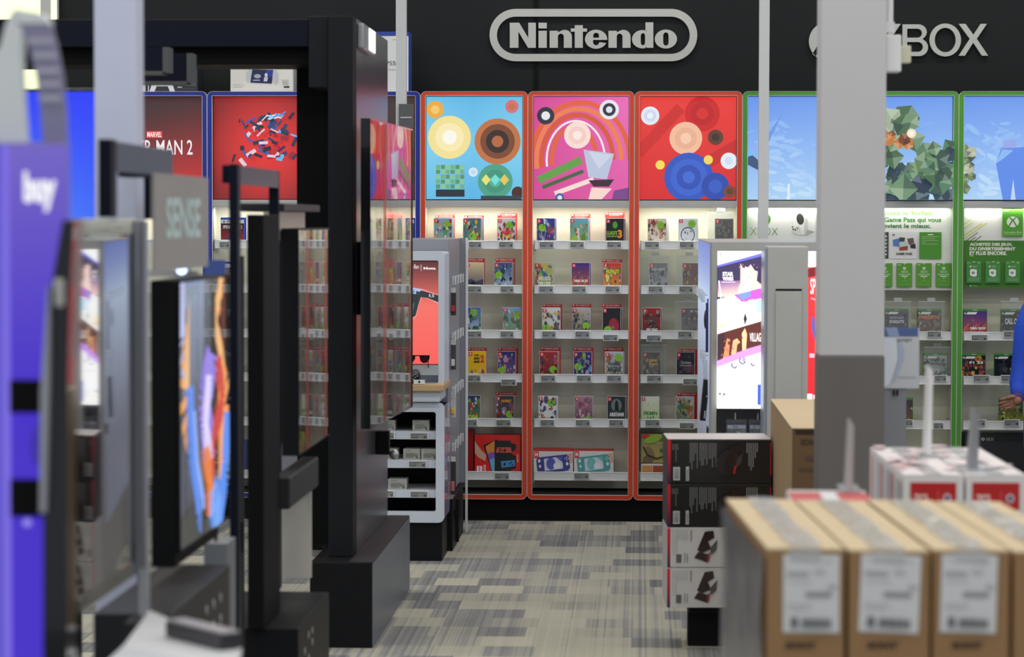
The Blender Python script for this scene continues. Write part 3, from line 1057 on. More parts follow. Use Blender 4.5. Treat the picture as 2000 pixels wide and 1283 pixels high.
PX = lambda px, Y=YF + .03: at(px, 430, Y).x
YC = YF + .045
RB = [(226, 46, 40), (60, 110, 200), (250, 200, 60), (240, 240, 240), (70, 160, 80), (40, 50, 90)]
cases = [
 # bay,row,px,look,bg,pal,titles,header(px0,px1,top,text),sticker,extra
 (4, 0, 847, 'pastel party scene game case', [(150, 190, 225), (120, 150, 120)], RB, [('SUPER', .3, .72, .8, .84, (250, 250, 250))], (850, 888, 420, 'Jeux multijoueurs'), (.68, .22), 1, None),
 (4, 0, 904, 'comic panel green and blue game case', [(90, 120, 150), (110, 170, 90)], RB, [('MARIO', .35, .74, .9, .88, (250, 220, 60))], (907, 945, 421, 'Jeux multijoueurs'), (.55, .62), 1, None),
 (4, 0, 971, 'white game case with rainbow title', [(236, 236, 232)], [(220, 60, 50), (70, 110, 190), (90, 60, 50), (60, 60, 70)], [('SUPER', .3, .3, .68, .38, (220, 60, 50)), ('MARIO', .25, .4, .85, .54, (230, 60, 60), .05), ('3D WORLD', .25, .56, .85, .66, (240, 190, 40), .04), ("BOWSER'S FURY", .3, .82, .85, .9, (230, 90, 40), .03)], (972, 1010, 417, 'Les choix de Mario'), (.68, .24), 0, None),
 (4, 1, 909, 'sunset and dark mountain game case', [(236, 214, 170), (70, 70, 96)], [(60, 62, 80), (90, 92, 110), (44, 46, 60)], [('ZELDA', .12, .74, .82, .88, (240, 240, 236), .03)], (907, 947, 505, 'Meilleurs choix'), None, 0, lambda A: (A.poly([(0, .62), (.3, .55), (.6, .64), (1, .55), (1, 1), (0, 1)], (74, 76, 100)), A.poly([(0, .8), (.4, .64), (.8, .8), (.9, 1), (0, 1)], (34, 36, 46)))),
 (4, 1, 965, 'snowy blue landscape game case', [(60, 90, 150), (206, 226, 236)], [(240, 246, 250), (50, 80, 110), (120, 150, 170), (30, 40, 60)], [('ZELDA', .2, .76, .8, .88, (246, 250, 252), .03)], (968, 1006, 505, 'Meilleurs choix'), (.26, .42), 1, None),
 (4, 2, 904, 'blue white battle scene game case', [(70, 110, 190), (220, 230, 236)], [(40, 60, 60), (240, 246, 250), (90, 150, 120)], [('CHRONICLES', .2, .86, .8, .92, (220, 60, 70))], None, (.6, .18), 0, None),
 (4, 2, 982, 'pale blue and green meadow game case with pink patch', [(140, 180, 226), (110, 160, 90)], [(180, 200, 220), (90, 130, 80), (230, 240, 236), (236, 130, 170), (110, 120, 100)], [], None, (.72, .25), 0, None),
 (4, 3, 914, 'yellow game case with large numeral', [(248, 200, 30), (246, 196, 40)], [(90, 60, 30), (60, 110, 190), (240, 220, 150)], [('SUPER', .33, .1, .62, .17, (50, 40, 30)), ('MARIO', .33, .2, .65, .28, (50, 40, 30), .04), ('MAKER', .33, .31, .65, .39, (50, 40, 30), .04), ('2', .7, .12, .9, .38, (230, 70, 30), .05)], (914, 951, 679, 'Les choix de Mario'), None, 0, lambda A: A.blobs(6, [(90, 60, 30), (60, 110, 190), (240, 210, 130), (200, 60, 50)], 12, .05, .14, (.1, .55, .95, .95))),
 (4, 3, 972, 'starry violet game case with yellow title', [(46, 44, 110), (150, 110, 170)], [(236, 130, 170), (60, 70, 170), (240, 220, 90), (220, 220, 240)], [('Kirby', .25, .78, .75, .93, (246, 236, 120), .03)], (973, 1012, 679, 'Jeux multijoueurs'), (.26, .62), 0, None),
 (4, 4, 903, 'green yarn pattern game case', [(50, 60, 130), (120, 180, 70)], [(90, 180, 70), (240, 240, 230), (220, 90, 60)], [('YOSHI', .2, .65, .85, .82, (220, 236, 80), .04)], None, None, 0, None),
 (4, 4, 969, 'dark racing style game case with red splashes', [(70, 60, 70), (90, 90, 110)], [(200, 40, 40), (40, 40, 50), (220, 220, 220), (120, 80, 140)], [('MARIO', .3, .12, .85, .22, (240, 180, 60), .04)], (968, 1008, 766, 'Les choix de Mario'), (.74, .62), 1, None),
 (5, 0, 1048, 'indigo and red streaked game case', [(60, 70, 170), (100, 60, 120)], [(220, 50, 50), (240, 240, 250), (70, 100, 210), (40, 40, 90), (120, 190, 230)], [('TENNIS', .2, .84, .8, .93, (240, 190, 50), .03)], None, (.3, .32), 1, None),
 (5, 0, 1113, 'bright green fairway game case', [(120, 190, 220), (110, 170, 60)], [(210, 50, 40), (240, 240, 230), (80, 150, 50), (190, 140, 90)], [], (1115, 1153, 418, 'Jeux multijoueurs'), (.25, .72), 1, None),
 (5, 0, 1183, 'black game case with orange numeral', [(26, 34, 30)], [(40, 60, 40), (90, 150, 70), (60, 66, 60)], [("LUIGI'S", .04, .42, .62, .55, (150, 200, 60), .03), ('MANSION', .06, .57, .6, .63, (150, 190, 80)), ('3', .64, .38, .9, .66, (240, 140, 40), .05)], (1182, 1220, 415, 'Les choix de Mario'), None, 1, lambda A: (A.el(.5, .22, .14, .12, (90, 170, 50)), A.el(.5, .92, .26, .16, (150, 156, 150)), A.el(.5, .92, .2, .12, (30, 36, 32)))),
 (5, 1, 1044, 'tan game case with busy white title', [(196, 190, 130), (150, 180, 100)], RB, [('MARIO BROS.U', .2, .46, .9, .6, (250, 250, 250), .03), ('DELUXE', .2, .64, .9, .78, (250, 250, 240), .05)], None, None, 1, None),
 (5, 1, 1116, 'violet game case with orange rays', [(70, 40, 140), (220, 120, 60)], [], [('NBA 2K24', .15, .56, .9, .65, (250, 240, 240), .05)], None, (.8, .95), 1, strips_art([(240, 150, 60), (226, 80, 50), (120, 50, 140)])),
 (5, 1, 1178, 'red game case with yellow swirl', [(214, 60, 50), (236, 180, 60)], [(246, 220, 70), (250, 250, 240), (60, 50, 60), (70, 110, 60)], [('MOVE IT!', .14, .22, .88, .36, (220, 226, 40), .06)], (1177, 1215, 507, 'Meilleurs choix'), None, 0, None),
 (5, 2, 1059, 'white and brown game case with orange foot title', [(226, 226, 226), (200, 206, 210)], [(120, 76, 50), (90, 60, 90), (240, 200, 80), (60, 90, 150)], [('DONKEY KONG', .12, .85, .88, .95, (230, 110, 40), .05)], (1060, 1098, 594, 'Jeux multijoueurs'), (.22, .66), 0, None),
 (5, 2, 1118, 'crowded grey and black game case', [(190, 190, 186), (120, 116, 110)], [(50, 50, 54), (200, 170, 90), (90, 100, 120), (70, 60, 60), (230, 230, 230)], [('BROS.', .35, .86, .75, .94, (230, 110, 50), .04)], (1117, 1155, 594, 'Jeux multijoueurs'), (.76, .6), 0, None),
 (5, 2, 1177, 'black game case with crimson moon shape', [(30, 22, 30)], [(190, 40, 70), (60, 20, 40), (120, 30, 60)], [], (1176, 1214, 594, 'Les choix de Mario'), (.3, .73), 1, lambda A: (A.el(.62, .6, .3, .26, (170, 40, 60)), A.blobs(5, [(30, 20, 30), (60, 30, 44), (150, 150, 156)], 9, .05, .14, (.2, .25, .8, .8)))),
 (5, 3, 1054, 'scarlet game case with gold title band', [(170, 40, 44), (120, 24, 30)], [(226, 90, 60), (110, 50, 90), (60, 20, 30)], [('Pokémon', .3, .74, .8, .84, (240, 220, 120), .03), ('SCARLET', .15, .86, .9, .96, (220, 190, 80), .04)], (1056, 1095, 678, 'Meilleurs choix'), (.75, .6), 1, None),
 (5, 3, 1121, 'violet game case with gold title band', [(80, 50, 130), (60, 30, 100)], [(180, 150, 220), (150, 200, 60), (40, 20, 70), (90, 180, 200)], [('Pokémon', .3, .74, .8, .84, (240, 220, 120), .03), ('VIOLET', .2, .86, .88, .96, (220, 200, 100), .04)], (1121, 1159, 679, 'Meilleurs choix'), (.25, .5), 0, None),
 (5, 3, 1182, 'pale misty valley game case', [(190, 200, 210), (160, 176, 130)], [(120, 140, 120), (210, 220, 220), (180, 90, 80)], [('POKÉMON', .2, .32, .85, .45, (60, 90, 140), .03), ('ARCEUS', .12, .5, .9, .66, (50, 70, 100), .03)], (1180, 1218, 679, 'Meilleurs choix'), (.74, .2), 1, None),
 (5, 4, 1052, 'white game case with crowded blue figures', [(232, 232, 236)], [(50, 60, 110), (120, 60, 80), (226, 120, 70), (70, 110, 170), (40, 40, 50)], [('FIRE EMBLEM', .15, .88, .85, .95, (230, 90, 130), .02)], None, (.72, .22), 1, None),
 (5, 4, 1123, 'mauve and black tangled game case', [(190, 140, 160), (90, 60, 80)], [(240, 200, 220), (60, 36, 50), (150, 90, 110), (230, 120, 160)], [], None, (.76, .78), 0, None),
 (5, 4, 1187, 'dark teal game case with jagged white title', [(30, 40, 46), (24, 40, 44)], [(12, 14, 18), (60, 84, 90), (14, 20, 26)], [('ARKHAM', .1, .54, .92, .68, (236, 240, 240), .05)], None, (.6, .93), 1, lambda A: (A.el(.5, .3, .3, .22, (110, 130, 134)), A.poly([(.4, .5), (.42, .2), (.5, .12), (.6, .2), (.64, .5)], (14, 16, 20)))),
 (6, 0, 1265, 'white panelled game case with tan figures', [(234, 226, 214)], [(200, 120, 70), (60, 50, 50), (120, 70, 50), (230, 180, 140)], [('grand', .3, .66, .8, .74, (250, 250, 250), .05), ('theft', .3, .76, .78, .84, (250, 250, 250), .05), ('auto', .3, .86, .78, .94, (250, 250, 250), .05)], None, (.68, .22), 2, None),
 (6, 0, 1325, 'white game case with dark circle', [(234, 238, 242)], [], [('MORTAL KOMBAT 1', .16, .6, .84, .68, (240, 240, 246), .03)], None, (.72, .18), 1, ring_art),
 (6, 0, 1396, 'dark grey stone texture game case', [(84, 82, 84), (50, 46, 46)], [(120, 118, 120), (60, 58, 60), (150, 150, 150)], [('METROID', .06, .8, .94, .9, (214, 130, 70), .03), ('PRIME', .3, .92, .7, .97, (230, 220, 210), .02)], None, None, 0, None),
 (6, 1, 1268, 'pale grey cloudy game case', [(120, 124, 128), (206, 208, 210)], [(50, 52, 56), (170, 172, 176), (90, 92, 96)], [("ASSASSIN'S", .12, .16, .88, .26, (240, 240, 240), .01)], None, None, 0, None),
 (6, 1, 1333, 'many-coloured crowded game case', [(130, 90, 90), (110, 90, 60)], [(200, 60, 60), (70, 90, 150), (230, 200, 100), (60, 50, 60), (180, 150, 120)], [('VAMPIRE', .2, .84, .9, .94, (230, 200, 40), .04)], None, None, 0, None),
 (6, 2, 1255, 'red game case with blocky white title', [(170, 28, 30), (130, 22, 26)], [(30, 24, 26), (180, 160, 140), (60, 40, 36)], [('RED DEAD', .22, .68, .86, .79, (246, 240, 236), .05), ('REDEMPTION', .16, .82, .92, .93, (246, 240, 236), .05)], None, None, 1, None),
 (6, 2, 1331, 'slate coloured sports game case', [(80, 74, 100), (150, 140, 140)], [(60, 56, 70), (130, 110, 100), (200, 196, 200), (110, 80, 60)], [('FC 24', .5, .06, .9, .13, (240, 240, 240), .02)], None, None, 0, None),
 (6, 3, 1256, 'brown game case with gold slanted title', [(90, 76, 70), (60, 48, 44)], [(140, 110, 90), (50, 60, 50), (180, 170, 160)], [('It takes', .2, .2, .8, .32, (230, 190, 70), .04), ('two', .35, .34, .8, .45, (230, 190, 70), .04)], None, None, 0, None),
 (6, 3, 1322, 'near-black game case with pale script', [(28, 26, 38)], [(50, 50, 80), (120, 50, 70), (40, 60, 70)], [('Cereza', .25, .3, .8, .38, (200, 210, 216), .01), ('and the Lost Demon', .2, .41, .84, .47, (190, 200, 206), .01)], (1325, 1362, 682, 'Meilleurs choix'), (.5, .99), 0, None),
 (6, 4, 1253, 'cream and pale green game case', [(236, 238, 226), (190, 220, 150)], [(220, 60, 50), (70, 90, 170), (240, 210, 80)], [('PIKMIN', .14, .5, .9, .63, (60, 140, 70), .04), ('1+2', .35, .66, .75, .78, (90, 130, 80), .03)], None, None, 0, lambda A: A.blobs(3, [(220, 60, 50), (70, 90, 170), (240, 210, 80)], 4, .03, .06, (.25, .2, .8, .38))),
 (6, 4, 1321, 'grey garden scene game case', [(170, 186, 196), (110, 120, 110)], [(50, 60, 90), (90, 130, 60), (210, 90, 60), (230, 210, 80), (180, 186, 180)], [('PIKMIN 4', .1, .28, .92, .4, (70, 130, 70), .04)], (1324, 1362, 767, 'Meilleurs choix'), (.3, .85), 0, None),
]
cseen = {}
for i, (bay, r, px, look, bg, pal, titles, hdr, stk, ex, art) in enumerate(cases):
    zb = Z(LIPS[r] + 17) + .0045
    R = random.Random(i)
    lab = look + ' on ' + ORD[r] + ' shelf, ' + bay_names[bay]
    make_case(PX(px, YC), zb, YC, 's', lab, bg, pal, titles, stk, i, extra=ex, art=art, yaw=R.uniform(-.04, .04))
    if hdr:
        header_card(hdr[0], hdr[1], hdr[2], r, hdr[3], look.replace(' game case', ' case') + ', ' + bay_names[bay], YC + .05)

tags = {
 (4, 0): [(916, 940), (975, 1002)], (4, 1): [(914, 940), (978, 1003)], (4, 2): [(914, 940), (978, 1003)], (4, 3): [(912, 938), (980, 1007, 8)], (4, 4): [(905, 931), (970, 997)], (4, 5): [(967, 994)],
 (5, 0): [(1054, 1081), (1114, 1140), (1186, 1213)], (5, 1): [(1053, 1080), (1118, 1144), (1183, 1210)], (5, 2): [(1059, 1085), (1124, 1151), (1179, 1206, 7)], (5, 3): [(1057, 1084), (1127, 1154), (1186, 1213)], (5, 4): [(1056, 1082), (1125, 1152), (1190, 1217)], (5, 5): [(1122, 1150)],
 (6, 0): [(1260, 1287), (1328, 1355)], (6, 1): [(1267, 1294), (1327, 1353)], (6, 2): [(1264, 1290, 8), (1325, 1351)], (6, 3): [(1264, 1291), (1335, 1361, 7)], (6, 4): [(1261, 1288), (1328, 1355, 6)],
 (8, 2): [(1812, 1838)], (8, 3): [(1826, 1848)], (8, 4): [(1769, 1782), (1824, 1842, 6)],
 (9, 2): [(1898, 1928, 7), (1961, 1990)], (9, 3): [(1902, 1932), (1956, 1984)], (9, 4): [(1900, 1924), (1962, 1990)],
 (2, 0): [(429, 447)],
}
nm = {1: ['only'], 2: ['left', 'right'], 3: ['left', 'centre', 'right']}
for (bay, r), lst in tags.items():
    for k, t in enumerate(lst):
        dy = t[2] if len(t) > 2 else 0
        ytop = (LIPS[r] + 2) + dy
        w = 'small grey price tag on %s shelf edge, %s one in %s' % (ORD[r], nm[len(lst)][k], bay_names[bay])
        if len(lst) == 1: w = 'small grey price tag alone on %s shelf edge of %s' % (ORD[r], bay_names[bay])
        price_tag(t[0], t[1], ytop, ytop + 11, YF + .0, w, random.Random(bay * 31 + r * 7 + k).choice(['79.99', '69.99', '59.99', '84.99']))


def security_case(px0, px1, y0, r, label, Y0=YC - .008, Y1=YC + .028):
    a, b = at(px0, y0, Y0), at(px1, y0, Y0)
    zb = Z(LIPS[r] + 17) + .0045
    T = Thing('security_case', label, 'security case', 'clear security cases on the shelves')
    T.part('shell', MB(CLEAR).box(a.x, b.x, Y0, Y1, zb, a.z, bev=.002))
    cx = (a.x + b.x) / 2
    T.part('hanging_tab', MB(ACRYL).box(cx - .022, cx + .022, Y1 - .006, Y1 - .003, a.z, a.z + .018).box(a.x, b.x, Y0 - .001, Y0 + .0015, a.z - .003, a.z))
    T.done()


security_case(1383, 1434, 412, 0, 'clear security case around dark grey case, top shelf of right red bay')
security_case(1254, 1306, 499, 1, 'clear security case around pale grey case, second shelf of right red bay')
security_case(1321, 1372, 499, 1, 'clear security case around many-coloured case, second shelf of right red bay')
security_case(1318, 1370, 588, 2, 'clear security case around slate sports case, third shelf of right red bay')
security_case(1251, 1303, 673, 3, 'clear security case around brown case, fourth shelf of right red bay')
# ================================================================ consoles and bigger boxes in the bays
def prod_box(label, x0, x1, y0, y1, Y0, Y1, sidecol, painter, box=None, group=None, name='console_box', m=GLOSS, cat='box', yaw=0.0, zb=None):
    """printed carton; front face fills a pixel rectangle at Y0"""
    a, b = at(x0, y0, Y0), at(x1, y1, Y0)
    z0 = b.z if zb is None else zb
    T = Thing(name, label, cat, group)
    cx = (a.x + b.x) / 2
    M = Matrix.Translation((cx, Y0, 0)) @ Matrix.Rotation(yaw, 4, 'Z') @ Matrix.Translation((-cx, -Y0, 0))
    mb = MB(PRINT, sidecol)
    mb.T = M
    mb.box(a.x, b.x, Y0, Y1, z0, a.z, bev=.002)
    T.part('carton', mb)
    fm = MB(m)
    fm.T = M
    A = Art((a.x + .001, Y0 - .0008, a.z - .001), (b.x - a.x - .002, 0, 0), (0, 0, z0 - a.z + .002), (0, -1, 0), box or (x0, y0, x1, y1), m, fm, eps=.0003)
    painter(A)
    T.part('front_print', fm)
    T.done()
    return a, b, z0


def joycon_box(A):
    A.rect(927, 849, 1017, 920, (226, 38, 34))
    A.poly([(926, 858), (940, 874), (950, 882), (948, 892), (934, 886), (926, 878)], (222, 176, 148))
    A.poly([(944, 866), (970, 856), (972, 860), (948, 870), (966, 912), (962, 914)], (24, 24, 28))
    A.poly([(948, 868), (966, 858), (966, 912), (962, 912)], (140, 100, 190))
    A.poly([(948, 868), (966, 858), (966, 876), (952, 880)], (240, 150, 70))
    A.poly([(956, 890), (966, 886), (966, 912), (962, 912)], (110, 190, 230))
    A.poly([(966, 858), (998, 858), (998, 862), (1008, 864), (1008, 872), (998, 878), (1008, 884), (1008, 904), (998, 906), (998, 912), (966, 912)], (26, 28, 32))
    A.poly([(971, 869), (998, 869), (1000, 878), (968, 878)], (220, 90, 90))
    A.poly([(978, 892), (1006, 890), (1006, 900), (980, 903)], (70, 150, 215))
    for x, y in ((976, 872), (980, 874), (976, 876), (995, 896), (999, 894), (1001, 898)):
        A.el(x, y, 1.4, 1.4, (30, 24, 28))
    A.el(986, 874, 2.4, 2.4, (60, 24, 28))
    A.el(986, 897, 2.4, 2.4, (24, 40, 60))
    A.rect(931, 900, 942, 912, (245, 235, 235))
    A.rect(935.5, 901, 937, 911, (226, 38, 34))
    A.text('SWITCH', 944, 898, 949, 914, (250, 240, 240), .02, rot=90)
    A.text('OLED', 1010, 880, 1013, 894, (250, 220, 220), .02, rot=90)


BOXZ = Z(922 + 17) + .0045
SH = 5
prod_box('bright red console carton with black and blue controller print, bottom shelf of left red bay', 927, 1017, 849, 921, YF + .04, YF + .13, (200, 34, 32), joycon_box, group='console cartons on the bottom shelves', zb=BOXZ)
prod_box('dark red carton standing beside the bright red console carton', 898, 925, 840, 921, YF + .05, YF + .19, (150, 26, 28), lambda A: (A.rect(898, 840, 925, 921, (160, 28, 30)), A.rect(912, 856, 914, 900, (220, 150, 150)), A.rect(922, 846, 923, 915, (120, 20, 24))), name='carton', zb=BOXZ)


def lite(c1, c2, x0):
    def f(A):
        x1 = x0 + 78
        A.rect(x0, 876, x1, 921, (232, 230, 228))
        A.rect(x0, 876, x1, 879.5, (206, 40, 36))
        A.rect(x0 + 1, 880, x0 + 10, 890, (226, 36, 44))
        A.rect(x0 + 3, 882, x0 + 5, 887, (255, 255, 255))
        A.rect(x0 + 6, 882, x0 + 8, 887, (255, 255, 255))
        A.poly([(x0 + 62, 884), (x0 + 76, 882), (x0 + 77, 896), (x0 + 68, 898)], (222, 180, 160))
        A.poly([(x0 + 42, 908), (x0 + 62, 905), (x0 + 60, 914), (x0 + 46, 914)], (214, 172, 152))
        A.poly([(x0 + 8, 889), (x0 + 5, 893), (x0 + 8, 912), (x0 + 13, 914), (x0 + 68, 908), (x0 + 72, 904), (x0 + 69, 887), (x0 + 64, 884)], c1)
        A.poly([(x0 + 20, 891), (x0 + 56, 887), (x0 + 58, 905), (x0 + 22, 909)], (222, 226, 240))
        A.el(x0 + 34, 898, 9, 9, c2)
        A.el(x0 + 46, 901, 7, 5, (240, 242, 250))
        A.poly([(x0 + 44, 888), (x0 + 56, 887), (x0 + 57, 896)], c2)
        A.el(x0 + 11, 894, 2.6, 2.6, (235, 235, 240))
        A.el(x0 + 66, 898, 2.6, 2.6, (235, 235, 240))
        A.rect(x0 + 10.5, 901, x0 + 15, 903, (240, 240, 245))
        A.rect(x0 + 11.8, 899.5, x0 + 13.6, 904.5, (240, 240, 245))
        for dx, dy in ((62, 890), (65, 888), (65, 892), (68, 890)):
            A.el(x0 + dx, dy, 1, 1, (240, 240, 245))
        A.text('Lite', x0 + 63, 914, x0 + 74, 919, (110, 110, 116), 0)
        A.rect(x0 + 44, 917, x0 + 62, 918.5, (150, 150, 154))
    return f


prod_box('white carton printed with an indigo handheld console, middle red bay bottom shelf', 1042, 1119.5, 876, 921, YF + .04, YF + .11, (190, 36, 34), lite((62, 66, 150), (90, 96, 190), 1042), group='console cartons on the bottom shelves', zb=BOXZ, name='console_box')
prod_box('white carton printed with a turquoise handheld console, middle red bay bottom shelf', 1121, 1198.5, 877.5, 921, YF + .04, YF + .11, (190, 36, 34), lite((70, 166, 166), (120, 196, 200), 1121), group='console cartons on the bottom shelves', zb=BOXZ, name='console_box')


def ring_box(A):
    A.grad(*A.b, lambda u, v: mixc((150, 150, 100), (196, 170, 90), v), 2, 3)
    A.blobs(21, [(90, 120, 50), (110, 80, 50), (170, 150, 90), (200, 160, 90)], 26, .05, .16)
    A.path([(1256, 872), (1264, 888), (1282, 896), (1300, 890)], 3, (40, 42, 34))
    A.el(1276, 856, 18, 8, (150, 190, 60), -20)
    A.path([(1300, 850), (1330, 848), (1345, 858)], 4, (200, 120, 60))
    A.rect(1252, 848, 1268, 853, (226, 36, 44))


prod_box('large olive and tan illustrated carton on bottom shelf of right red bay', 1252, 1360, 847, 904, YF + .04, YF + .13, (110, 110, 70), ring_box, name='carton', zb=at(1300, 904, YF + .04).z)
prod_box('flat white carton with small photo strip under the olive illustrated carton', 1252, 1360, 905, 921, YF + .038, YF + .14, (226, 224, 218), lambda A: (A.rect(1252, 904, 1360, 922, (228, 226, 220)), A.rect(1254, 907, 1274, 919, (220, 150, 70)), A.rect(1275, 907, 1298, 919, (170, 70, 40)), A.rect(1300, 907, 1350, 919, (190, 140, 90))), name='carton', zb=BOXZ)


# ---- blue bays
def ps_art(A):
    A.grad(0, .13, 1, 1, lambda u, v: mixc((60, 26, 34), (200, 36, 46), v), 1, 3)
    A.text('SPIDER-MAN 2', .08, .2, .92, .32, (244, 240, 240), .02)
    A.line(.2, .9, .35, .6, .1, (40, 80, 160))
    A.line(.3, .5, .5, .75, .1, (170, 30, 44))
    A.line(.6, .5, .9, .8, .08, (230, 80, 80))


YB = YF + .045
make_case(at(430, 0, YB).x, Z(487) + .0045, YB, 'p', 'blue-spined case with dark red cover, top shelf of the blue bay', [(60, 26, 34), (190, 36, 46)], [], [], (.45, .9), 2, art=ps_art, extra=1)
for k, px in enumerate((799, 805, 811)):
    a = at(px, 0, YB)
    T = Thing('game_case', 'blue case standing edge-out on the top shelf, %s of three beside left red bay' % ('leftmost', 'middle', 'rightmost')[k], 'game case', 'blue cases standing edge-out')
    T.part('case_body', MB(MATS['blue_case_plastic']).box(a.x, a.x + .014, YB - .01, YB + .12, Z(487) + .0045, Z(487) + .1745, bev=.0015))
    A = art_front(a.x + .002, a.x + .012, Z(487) + .01, Z(487) + .17, YB - .0105, (0, 0, 10, 100))
    A.rect(1, 4, 9, 16, (230, 232, 240))
    A.rect(2, 30, 8, 90, (30, 50, 120))
    T.part('spine_print', A.mb)
    T.done()
bl = [(1, 'grey and brown', [(110, 110, 120), (140, 96, 70)], 417), (2, 'orange and black', [(60, 50, 46), (170, 90, 50)], 418), (3, 'red and white', [(160, 50, 50), (220, 214, 210)], 417), (4, 'dark blue', [(40, 60, 110), (60, 70, 90)], 417)]
for r, nmn, bg, px in bl:
    make_case(at(px, 0, YB).x, Z(LIPS[r] + 17) + .0045, YB, 'p', nmn + ' case between the left posts, ' + ORD[r] + ' shelf of the blue bay', bg, [(200, 150, 110), (60, 60, 70), (210, 210, 214)], [('PRO', .2, .8, .6, .9, (230, 230, 230))], None, r)
prod_box('blue and white carton on bottom shelf behind the left posts', 417, 480, 862, 921, YF + .045, YF + .19, (40, 70, 150), lambda A: (A.rect(410, 862, 480, 921, (46, 78, 168)), A.el(445, 892, 22, 18, (225, 228, 236)), A.rect(410, 915, 480, 921, (190, 30, 40))), name='carton', zb=BOXZ)

# ---- cartons on top of the blue bays
TOPZ = ZT + .0005


def portal_art(A):
    A.rect(450, 127, 572, 177, (222, 220, 216))
    A.poly([(450, 177), (500, 140), (530, 127), (572, 127), (572, 177)], (228, 226, 222))
    A.text('PlayStation', 463, 129, 483, 133.5, (50, 52, 58), .02)
    A.poly([(455, 134), (458, 128), (461, 133)], (50, 52, 58))
    A.text('SONY', 555, 128.5, 567, 131.5, (60, 60, 64), .03)
    A.poly([(485, 136), (495, 134), (493, 142), (487, 156), (484, 161), (481, 156), (481, 142)], (196, 198, 206))
    A.poly([(534, 136), (541, 137), (544, 146), (544, 158), (539, 165), (535, 160), (531, 148)], (196, 198, 206))
    A.poly([(493, 135), (534, 136), (531, 162), (489, 160)], (34, 38, 84))
    A.poly([(520, 136), (534, 136), (532, 150), (518, 148)], (50, 60, 160))
    A.el(503, 148, 7, 4, (170, 176, 200))
    A.el(520, 146, 3, 4, (214, 220, 240))
    A.poly([(516, 150), (524, 150), (522, 158), (515, 158)], (200, 206, 226))
    A.rect(494, 154.5, 508, 157, (160, 166, 200))
    A.text('PlayStation Portal', 455, 163, 477, 166, (150, 150, 154), 0)
    A.rect(455, 168, 474, 169, (176, 176, 178))
    for k in range(4): A.rect(550 + k, 155 + 2.6 * k, 564, 156.2 + 2.6 * k, (180, 180, 184))
    A.rect(555, 167, 566, 170, (40, 40, 44))


prod_box('white carton printed with a handheld gaming screen, on top of the blue bays', 450, 573, 127, 177, YF + .03, YF + .2, (206, 204, 200), portal_art, name='console_box', zb=TOPZ)


def pad_art(A):
    A.rect(196, 124, 386, 178, (46, 48, 56))
    A.rect(255, 150, 284, 178, (224, 226, 228))
    A.rect(289, 150, 291, 178, (210, 214, 220))
    A.poly([(292, 178), (296, 166), (304, 160), (332, 160), (338, 166), (342, 178)], (226, 228, 232))
    A.poly([(302, 178), (306, 168), (328, 168), (332, 178)], (48, 50, 56))
    A.rect(347, 169, 356, 170.6, (210, 212, 216))
    A.rect(344, 172, 380, 173, (80, 82, 96))
    for x0, y0, x1, y1 in ((364, 156, 382, 156.6), (364, 166, 382, 166.6), (364, 156, 364.6, 166.6), (381.4, 156, 382, 166.6), (372, 159, 380, 160), (366, 162, 380, 163)):
        A.rect(x0, y0, x1, y1, (170, 172, 180))


prod_box('dark navy and white controller carton on top of the far left blue bay', 196, 386, 127, 178, YF + .03, YF + .24, (40, 42, 50), pad_art, name='console_box', zb=TOPZ)


def ps5_art(A):
    A.rect(690, 62, 798, 178, (224, 226, 228))
    A.poly([(690, 62), (732, 62), (798, 70), (798, 64), (798, 62)], (36, 62, 160))
    A.poly([(690, 56), (760, 58), (798, 67), (798, 70), (690, 70)], (36, 62, 160))
    A.text('PS5', 754, 119, 773, 127, (50, 52, 58), 0)
    A.text('PlayStation 5', 759, 134, 785, 138, (150, 152, 158), 0)
    A.rect(767, 76, 775, 77.5, (230, 200, 60))
    A.rect(775, 130, 790, 131, (190, 190, 194))


prod_box('tall white and blue console carton on top of the blue bay behind the grey pole', 690, 798, 62, 178, YF + .03, YF + .24, (60, 84, 176), ps5_art, name='console_box', zb=TOPZ)

# ---- green bays: printed panels
YP = YF + .055


def panel(T, x0, x1, y0, y1, painter, name):
    A = art_px(x0, y0, x1, y1, YP - .001)
    T.part(name + '_board', pb(x0, y0, x1, y1, YP, YP + .012, mat('board_white', (232, 233, 232), .45)))
    painter(A)
    T.part(name + '_print', A.mb)


G = (84, 146, 40)
GD = (60, 120, 44)


def sx(A, cx, cy, r, c, bg):
    A.el(cx, cy, r, r, c)
    A.path([(cx - r * .62, cy + r * .75), (cx - r * .1, cy - r * .2), (cx + r * .5, cy - r * .8)], r * .22, bg)
    A.path([(cx + r * .62, cy + r * .75), (cx + r * .1, cy - r * .2), (cx - r * .5, cy - r * .8)], r * .22, bg)


